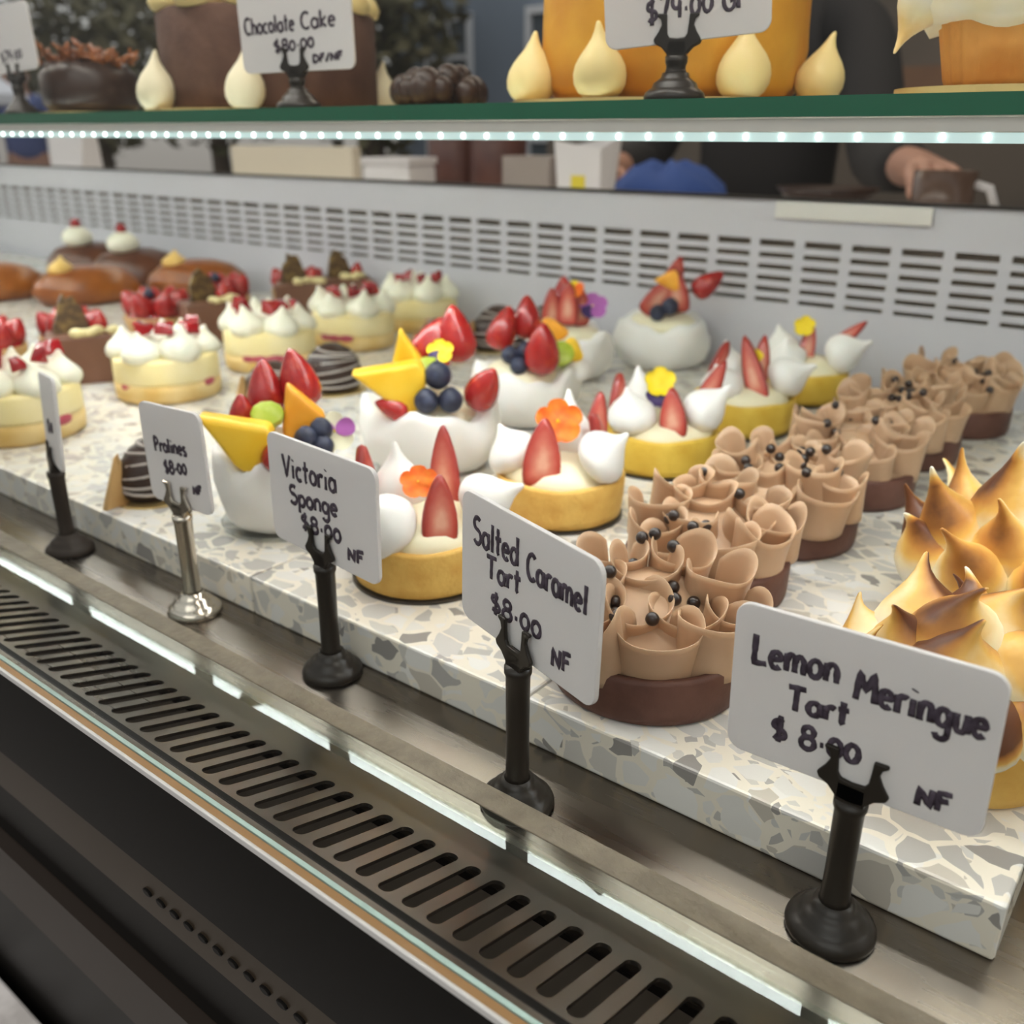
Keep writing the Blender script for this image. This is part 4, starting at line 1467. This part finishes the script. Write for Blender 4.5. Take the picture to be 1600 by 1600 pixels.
CX, CY = -.3030, .5350
t = thing('orange_cake', 'tall golden orange cake with yellow cream drops, on the upper shelf', 'cake', (CX, CY, ZG), face_cam(CX, CY))
one(lathe([(0, 0), (.094, 0), (.094, .003), (0, .003)], 60)).obj('gold_board', M_gold, t, False)
one(lathe([(0, .003), (.066, .003), (.073, .010), (.0755, .030), (.074, .060), (.070, .085), (.055, .100), (.025, .104), (0, .104)], 72,
          lambda a, k_, rr, z: (rr * (1 + .022 * sin(9 * a + 1.2 * z / .03) + .01 * sin(4 * a)), z))).obj('cake_body', M_orange, t)
for a, bx in ((-2.80, .002), (-2.02, -.002), (-1.12, .0), (-.22, .006), (.9, 0), (2.1, 0)):
    dropkiss(t, .0840 * cos(a), .0840 * sin(a), .003, .0140, .037, M_butter, bend=(bx, 0))

CX, CY = -.1090, .4950
t = thing('meringue_muffin', 'muffin under dripping toasted meringue, right end of the upper shelf', 'muffin', (CX, CY, ZG), face_cam(CX, CY))
one(lathe([(0, 0), (.048, 0), (.048, .0045), (0, .0045)], 6 * 8)).obj('gold_board', M_gold, t, False)
one(lathe([(0, .0046), (.026, .0046), (.0275, .008), (.0325, .030), (.035, .034), (0, .036)], 72, lambda a, k_, rr, z: (rr * (1 + .022 * sin(24 * a)), z))).obj('muffin_body', M_muffin, t)
rnd = random.Random(3)
one(lathe([(.020, .031), (.0375, .030), (.042, .036), (.040, .046), (.030, .058), (.015, .066), (0, .069)], 48,
          lambda a, k_, rr, z: (rr * (1 + .05 * sin(5 * a + 1)), z - (.004 * max(0, sin(4 * a + 2.2)) if k_ in (1, 2) else 0)), tone=[.05, .1, .2, .35, .4, .3, .2])).obj('meringue_top', M_toast, t)
one(kiss(.012, .034, (.004, 0), 22, True, (.2, .6, 1.01, .4)), T(-.036, -.012, .048) @ aim((-.42, -.15, -.9))).obj('meringue_drip', M_toast, t)

CX, CY = -.890, .5000
t = thing('nut_cluster_cake', 'brown shredded nut cake, left end of the upper shelf', 'cake', (CX, CY, ZG), face_cam(CX, CY))
one(lathe([(0, 0), (.050, 0), (.050, .003), (0, .003)], 40)).obj('gold_board', M_gold, t, False)
one(lathe([(0, .003), (.036, .003), (.042, .010), (.042, .034), (.034, .044), (0, .046)], 40)).obj('cake_body', M_darkchoc, t)
g = G()
rnd = random.Random(9)
for k_ in range(70):
    a, q = rnd.random() * 2 * pi, sqrt(rnd.random()) * .040
    p0 = Vector((q * cos(a), q * sin(a), .044 + rnd.uniform(-.004, .004)))
    d = Vector((rnd.uniform(-1, 1), rnd.uniform(-1, 1), rnd.uniform(.1, 1.2))).normalized() * rnd.uniform(.010, .022)
    g.add(tube([p0, p0 + d * .5 + Vector((0, 0, .002)), p0 + d], [.0026, .0022, .0012], 6))
o = g.obj('caramel_shreds', M_brioche, t)
o['kind'] = 'stuff'

CX, CY = -.500, .5450
t = thing('chocolate_truffle_cake', 'small dark chocolate mound between the two big cakes on the shelf', 'cake', (CX, CY, ZG), face_cam(CX, CY))
one(lathe([(0, 0), (.044, 0), (.044, .003), (0, .003)], 40)).obj('gold_board', M_gold, t, False)
g = G()
for k_ in range(26):
    a, q = rnd.random() * 2 * pi, sqrt(rnd.random()) * .026
    g.add(ball(.0105 * rnd.uniform(.8, 1.2), 10, 7), T(q * cos(a), q * sin(a), .010 + (1 - (q / .026) ** 2) * .018 * rnd.random() + .002))
o = g.obj('chocolate_curls', M_darkchoc, t)
o['kind'] = 'stuff'

sign('black price sign on the shelf reading Chocolate Cake', -.5180, .4330, ZG, .28, .0, .02, ZG + .050,
     [('Chocolate', .05, .50, .60, .58, .17), ('Cake', .56, .86, .58, .56, .17), ('$80.00', .30, .66, .80, .76, .13), ('DF/NF', .64, .90, .92, .90, .08)],
     w=.084, h=.056, pole_h=.0180, off=(.002, 0), group='price signs on the glass shelf')
sign('black price sign on the shelf reading GF, before the orange cake', -.2400, .4280, ZG, .34, .0, .085, ZG + .053,
     [('$79.00', .26, .66, .84, .80, .18), ('GF', .72, .86, .82, .80, .16)],
     w=.076, h=.056, pole_h=.0190, off=(.002, 0), group='price signs on the glass shelf')
sign('blurred black price sign at the left end of the upper shelf', -.8950, .4360, ZG, .10, .0, .06, ZG + .060,
     [('$79.00', .26, .72, .84, .80, .16)], w=.070, h=.052, pole_h=.0230, group='price signs on the glass shelf')

# ------------------------------------------------------------------ behind the case
FZ = -.95
structure(G().add(box(-9, 4, -4, 12, FZ - .05, FZ)).obj('floor', M_floor, None, False))
structure(G().add(box(-2.35, 3.0, 3.2, 3.3, FZ, 1.75)).obj('wall_rear', M_wall, None, False))
structure(G().add(box(3.0, 3.1, .95, 3.3, FZ, 1.75)).obj('wall_right', M_wall, None, False))
structure(G().add(box(-2.35, 3.1, .95, 3.3, 1.75, 1.82)).obj('ceiling', M_wood, None, False))
structure(G().add(box(-2.35, 3.0, 3.17, 3.2, .36, .44)).obj('trim_1', M_wood, None, False))

wt = thing('rear_worktop', 'long pale worktop behind the display case', 'worktop', (0, 0, 0))
G().add(box(-3.6, 1.2, 1.02, 1.75, .105, .135)).obj('top', M_counter, wt, False, bevel=.003)
G().add(box(-3.6, 1.2, 1.06, 1.71, FZ, .105)).obj('cabinet', M_wall, wt, False)
WZ = .135


def at_u(slope, y):
    return slope * y


# white container
y = 1.20
x = -.99 * y
t = thing('white_container', 'white lidded container on the worktop behind the grille', 'container', (x, y, WZ), .3)
G().add(extrude2d(rrect(.085, .060, .008), -.05, .05), T(0, 0, .030)).obj('tub', M_paper, t, False, bevel=.002)
G().add(extrude2d(rrect(.090, .012, .003), -.053, .053), T(0, 0, .0662)).obj('lid', M_card, t, False, bevel=.001)
# dark red-brown canisters
for i, (sl, lb) in enumerate(((-.885, 'dark red-brown canister on the worktop beside the white container'), (-.812, 'dark red-brown canister on the worktop beside the white paper bag'))):
    y = 1.36
    t = thing('canister', lb, 'canister', (sl * y, y, WZ), 0, 'dark canisters on the worktop')
    one(lathe([(0, 0), (.047, 0), (.050, .004), (.050, .110), (.047, .114), (0, .114)], 36)).obj('body', M_canister, t)
    one(lathe([(0, .1142), (.052, .1142), (.052, .126), (.046, .130), (.010, .131), (.010, .140), (0, .141)], 36)).obj('lid', M_darkchoc, t)
# paper bag
y = 1.28
t = thing('paper_bag', 'white open paper bag on the worktop with a yellow sticker', 'bag', (-.675 * y, y, WZ), .1)
bv = [(-.036, -.02, 0), (.036, -.02, 0), (.036, .02, 0), (-.036, .02, 0), (-.043, -.026, .10), (.040, -.030, .088), (.048, .024, .108), (-.038, .022, .092)]
iv = [(a * .95, b * .93, c) for a, b, c in bv[4:]] + [(a * .95, b * .93, .004) for a, b, c in bv[:4]]
G().add((bv + iv, [(0, 3, 2, 1), (0, 1, 5, 4), (1, 2, 6, 5), (2, 3, 7, 6), (3, 0, 4, 7), (4, 5, 9, 8), (5, 6, 10, 9), (6, 7, 11, 10), (7, 4, 8, 11),
                   (8, 9, 13, 12), (9, 10, 14, 13), (10, 11, 15, 14), (11, 8, 12, 15), (12, 13, 14, 15)])).obj('bag', M_paper, t, False)
one(box(-.012, .012, -.0262, -.0252, .03, .05)).obj('sticker', M_yellow, t, False)
# grey boxes
y = 1.34
tag(G().add(box(-.05, .05, -.04, .04, 0, .075)).obj('carton', M_greybox, None, False, bevel=.002, loc=(-.745 * y, y, WZ)), 'grey-brown carton on the worktop left of the paper bag', 'carton')
tag(G().add(box(-.19, .19, -.012, .012, 0, .085)).obj('menu_board', M_kraft, None, False, bevel=.002, loc=(-1.22 * 1.33, 1.33, WZ)), 'cream board standing on the worktop behind the left grille', 'board')
# blue cloth: a crumpled pile
g = G()
rnd = random.Random(2)
v, f, a_ = lathe([(0, 0), (.085, .0), (.098, .008), (.088, .030), (.060, .050), (.028, .060), (0, .062)], 36,
                 lambda a, k_, rr, z: (rr * (1 + .10 * sin(3 * a) + .06 * sin(7 * a + k_)), z * (1 + .18 * sin(5 * a + k_))))
tag(G().add((v, f, a_)).obj('folded_cloth', M_bluecloth, None, True, loc=(-.565 * 1.48, 1.48, WZ)), 'crumpled blue cloth on the worktop beside the paper bag', 'cloth')
# plate with bread, mug
t = thing('white_plate', 'white plate on the worktop under the reaching hand', 'plate', (-.335 * 1.22, 1.22, WZ))
one(lathe([(0, 0), (.035, 0), (.040, .004), (.062, .012), (.063, .0135), (.040, .0065), (0, .004)], 40)).obj('plate_body', M_card, t)
t = thing('brown_mug', 'brown mug with a white handle side at the right of the worktop', 'mug', (-.262 * 1.22, 1.22, WZ), 0)
one(lathe([(0, 0), (.030, 0), (.033, .003), (.035, .070), (.032, .070), (.030, .006), (0, .005)], 36)).obj('cup', M_ceramic, t)
one(tube([(.034, 0, .016), (.050, 0, .018), (.058, 0, .034), (.050, 0, .052), (.034, 0, .056)], .005, 10)).obj('handle', M_card, t)
t = thing('fruit_bowl', 'low dark bowl on the worktop behind the reaching hand', 'bowl', (-.375 * 1.46, 1.46, WZ), 0)
one(lathe([(0, 0), (.035, 0), (.060, .020), (.075, .036), (.072, .036), (.055, .020), (0, .006)], 40)).obj('bowl', M_darkchoc, t)


# ------------------------------------------------------------------ people
def skin_mesh(name, joints, edges, m, parent=None, loc=(0, 0, 0), rz=0.0, sub=2):
    me = bpy.data.meshes.new(name)
    me.from_pydata([j[0] for j in joints], edges, [])
    o = bpy.data.objects.new(name, me)
    COL.objects.link(o)
    mod = o.modifiers.new('skin', 'SKIN')
    mod.use_smooth_shade = True
    for i, j in enumerate(joints):
        r = j[1]
        me.skin_vertices[0].data[i].radius = (r, r) if not isinstance(r, tuple) else r
    me.skin_vertices[0].data[0].use_root = True
    o.modifiers.new('s', 'SUBSURF').levels = sub
    o.modifiers['s'].render_levels = sub
    bpy.context.view_layer.update()
    ev = o.evaluated_get(bpy.context.evaluated_depsgraph_get())
    nm = bpy.data.meshes.new_from_object(ev)
    bpy.data.objects.remove(o)
    nm.name = name
    nm.materials.clear()
    nm.materials.append(m)
    r = bpy.data.objects.new(name, nm)
    COL.objects.link(r)
    r.parent = parent
    r.location = loc
    r.rotation_euler = (0, 0, rz)
    return r


def person(label, loc, rz, hand_l, elbow_l, hand_r, elbow_r, shirt, trousers, grip=False):
    """local frame: facing -y, feet at z=0, height about 1.70"""
    p = thing('person', label, 'person', loc, rz)
    J = [((0, .0, .95), (.15, .11)), ((0, .0, 1.12), (.13, .10)), ((0, .0, 1.30), (.155, .105)), ((0, .01, 1.42), (.085, .075)), ((0, .005, 1.48), .055), ((0, -.015, 1.57), (.078, .092)), ((0, -.01, 1.66), (.070, .085)),
         ((.165, .01, 1.38), .055), (elbow_l, .042), (hand_l, .027), ((-.165, .01, 1.38), .055), (elbow_r, .042), (hand_r, .027),
         ((.095, 0, .86), .095), ((.10, -.01, .50), .062), ((.10, .02, .09), .042), ((.10, -.12, .035), .035), ((-.095, 0, .86), .095), ((-.10, -.01, .50), .062), ((-.10, .02, .09), .042), ((-.10, -.12, .035), .035)]
    E = [(0, 1), (1, 2), (2, 3), (3, 4), (4, 5), (5, 6), (3, 7), (7, 8), (8, 9), (3, 10), (10, 11), (11, 12), (0, 13), (13, 14), (14, 15), (15, 16), (0, 17), (17, 18), (18, 19), (19, 20)]
    # hands: palm and five fingers
    for hi, ei in ((9, 8), (12, 11)):
        h = Vector(J[hi][0])
        d = (h - Vector(J[ei][0])).normalized()
        side = d.cross(Vector((0, 0, 1))).normalized()
        palm = len(J)
        J.append((tuple(h + d * .05), (.034, .016)))
        E.append((hi, palm))
        for q, (off, ln) in enumerate(((-.028, .060), (-.010, .072), (.009, .068), (.027, .052))):
            a = len(J)
            b0 = h + d * .085 + side * off
            J.append((tuple(b0), .0095))
            J.append((tuple(b0 + d * ln * .55 + Vector((0, 0, -.012))), .0085))
            J.append((tuple(b0 + d * ln * .85 + Vector((0, 0, -.034))), .0070))
            E += [(palm, a), (a, a + 1), (a + 1, a + 2)]
        a = len(J)
        th = h + d * .03 + side * -.035
        J.append((tuple(th), .011))
        J.append((tuple(th + d * .035 + side * -.018 + Vector((0, 0, -.02))), .009))
        E += [(palm, a), (a, a + 1)]
    skin_mesh('body', J, E, M_skin, p)
    k = 1.13
    Sj = [((0, 0, .97), (.165, .125)), ((0, 0, 1.12), (.148, .118)), ((0, 0, 1.30), (.172, .122)), ((0, .01, 1.42), (.098, .088)), ((.17, .01, 1.385), .066),
          (tuple(Vector(elbow_l)), .054), (tuple(Vector(elbow_l).lerp(Vector(hand_l), .78)), .041), ((-.17, .01, 1.385), .066), (tuple(Vector(elbow_r)), .054), (tuple(Vector(elbow_r).lerp(Vector(hand_r), .78)), .041)]
    skin_mesh('shirt', Sj, [(0, 1), (1, 2), (2, 3), (3, 4), (4, 5), (5, 6), (3, 7), (7, 8), (8, 9)], shirt, p)
    skin_mesh('trousers', [((0, 0, .95), (.168, .125)), ((.097, 0, .84), .108), ((.10, -.01, .50), .078), ((.10, .02, .12), .062), ((-.097, 0, .84), .108), ((-.10, -.01, .50), .078), ((-.10, .02, .12), .062)],
              [(0, 1), (1, 2), (2, 3), (0, 4), (4, 5), (5, 6)], trousers, p)
    # hair, face
    v, f, a_ = lathe([(.060, .0), (.092, .02), (.098, .06), (.085, .105), (.05, .128), (0, .135)], 28)
    v = [(x * .92, y * 1.04 + .022, z - .30 * max(0, -y) + .0) for x, y, z in v]
    G().add((v, f), T(0, 0, 1.615)).obj('hair', M_hair, p)
    g = G()
    for s in (-1, 1):
        g.add(ball(.011, 10, 8), T(s * .030, -.096, 1.595))
    g.obj('eyes', M_black, p)
    G().add(hull([(-.012, 0, -.02), (.012, 0, -.02), (0, -.026, -.018), (-.006, 0, .028), (.006, 0, .028)], .004, 2), T(0, -.098, 1.568)).obj('nose', M_skin, p)
    G().add(ball(.018, 12, 8), T(0, -.094, 1.524) @ Sc(1.1, .35, .28)).obj('mouth', M_red, p)
    g = G()
    for s in (-1, 1):
        g.add(ball(.028, 12, 8), T(s * .084, .0, 1.58) @ Sc(.35, .7, 1.1))
    g.obj('ears', M_skin, p)
    return p


person('person in black clothes reaching over the worktop behind the case', (-.88, 1.98, FZ), .0, (.46, -.52, 1.150), (.29, -.18, 1.150), (-.20, -.30, 1.13), (-.27, -.04, 1.14), M_blackcloth, M_blackcloth)
person('person in a navy shirt standing beside the white parasol', (-7.45, 3.62, FZ), 1.1, (.22, -.22, .98), (.26, .0, 1.10), (-.22, -.20, .98), (-.26, .0, 1.10), M_navy, M_blackcloth)

# ------------------------------------------------------------------ street beyond
t = thing('parasol', 'white canvas parasol at the far left of the street', 'parasol', (-6.75, 2.75, FZ))
one(lathe([(0, 0), (.25, 0), (.25, .06), (.04, .08), (0, .08)], 24)).obj('base', M_greybox, t)
one(lathe([(.02, .08), (.02, 1.75), (0, 1.75)], 12)).obj('pole', M_wframe, t)
one(lathe([(.56, 1.36), (.56, 1.42), (.28, 1.60), (.0, 1.76), ], 8), None).obj('canopy', M_canvas, t, False)


def tree(label, x, y, h, r, seed):
    t = thing('street_tree', label, 'tree', (x, y, FZ), 0, 'trees across the street')
    rnd = random.Random(seed)
    P = [(0, 0, 0), (.04, .0, h * .3), (-.03, .02, h * .55), (.05, 0, h * .8)]
    g = G().add(tube(P, [.10, .08, .06, .03], 10))
    for k_ in range(6):
        a = rnd.random() * 6.3
        z = h * rnd.uniform(.45, .7)
        g.add(tube([(0, 0, z), (r * .35 * cos(a), r * .35 * sin(a), z + .25), (r * .7 * cos(a), r * .7 * sin(a), z + .45)], [.04, .03, .012], 8))
    g.obj('trunk', M_bark, t)
    g = G()
    for k_ in range(1500):
        u = Vector((rnd.gauss(0, 1), rnd.gauss(0, 1), rnd.gauss(0, 1)))
        u = u.normalized() * (rnd.random() ** .45)
        p = Vector((u.x * r, u.y * r, h * .74 + u.z * h * .36))
        s = rnd.uniform(.05, .10)
        q = Matrix.Rotation(rnd.random() * 6.3, 4, Vector((rnd.gauss(0, 1), rnd.gauss(0, 1), rnd.gauss(0, 1) + .1)).normalized())
        g.add(([(0, -s, 0), (s * .5, 0, s * .12), (0, s, 0), (-s * .5, 0, s * .12)], [(0, 1, 2, 3)]), T(*p) @ q)
    o = g.obj('foliage', M_leaf, t, False)
    return t


tree('green tree left of the blue-grey house', -5.2, 5.0, 2.6, .65, 1)
tree('green tree at the far left behind the parasol', -9.0, 5.1, 2.5, .8, 2)
tree('tall green tree seen behind the chocolate cake', -6.9, 4.9, 2.7, .85, 3)

hx, hy = -4.6, 6.0
t = thing('blue_house', 'blue-grey house with white windows across the street', 'house', (hx, hy, FZ))
G().add(box(-1.35, 1.8, 0, 2.2, 0, 2.9)).obj('wall', M_house, t, False)
G().add(hull([(-1.5, -.15, 2.9), (1.95, -.15, 2.9), (-1.5, 2.35, 2.9), (1.95, 2.35, 2.9), (-1.5, 1.1, 3.9), (1.95, 1.1, 3.9)], 0)).obj('roof', M_roof, t, False)
for wx in (-.75, .25, 1.2):
    for wz in (.9, 1.75):
        w = G()
        for b in ((-.24, .24, -.04, .0, -.30, -.25), (-.24, .24, -.04, .0, .25, .30), (-.24, -.20, -.04, 0, -.25, .25), (.20, .24, -.04, 0, -.25, .25), (-.015, .015, -.03, 0, -.25, .25), (-.2, .2, -.03, 0, -.015, .015)):
            w.add(box(*b))
        fr = w.obj('window', M_wframe, t, False, loc=(wx, -.002, wz))
        G().add(box(-.20, .20, -.006, .0, -.25, .25)).obj('pane', M_pane, fr, False)
tag(G().add(box(-9, -2.4, 4.0, 4.1, FZ, -.2)).obj('garden_wall', M_roof, None, False), 'low dark red garden wall across the street', 'wall')

y = 1.42  # white block added in place of a chair's reflection in the glass
t = thing('chair_reflection_block', 'white stand-in for a reflected chair, far left of the worktop', 'standin', (-1.87 * y, y, WZ), .2)
G().add(hull([(-.060, -.04, 0), (.060, -.04, 0), (.060, .04, 0), (-.060, .04, 0), (-.075, -.02, .15), (.07, -.02, .14), (-.07, .02, .15), (.07, .02, .135)], .004)).obj('standin', M_paper, t, False)
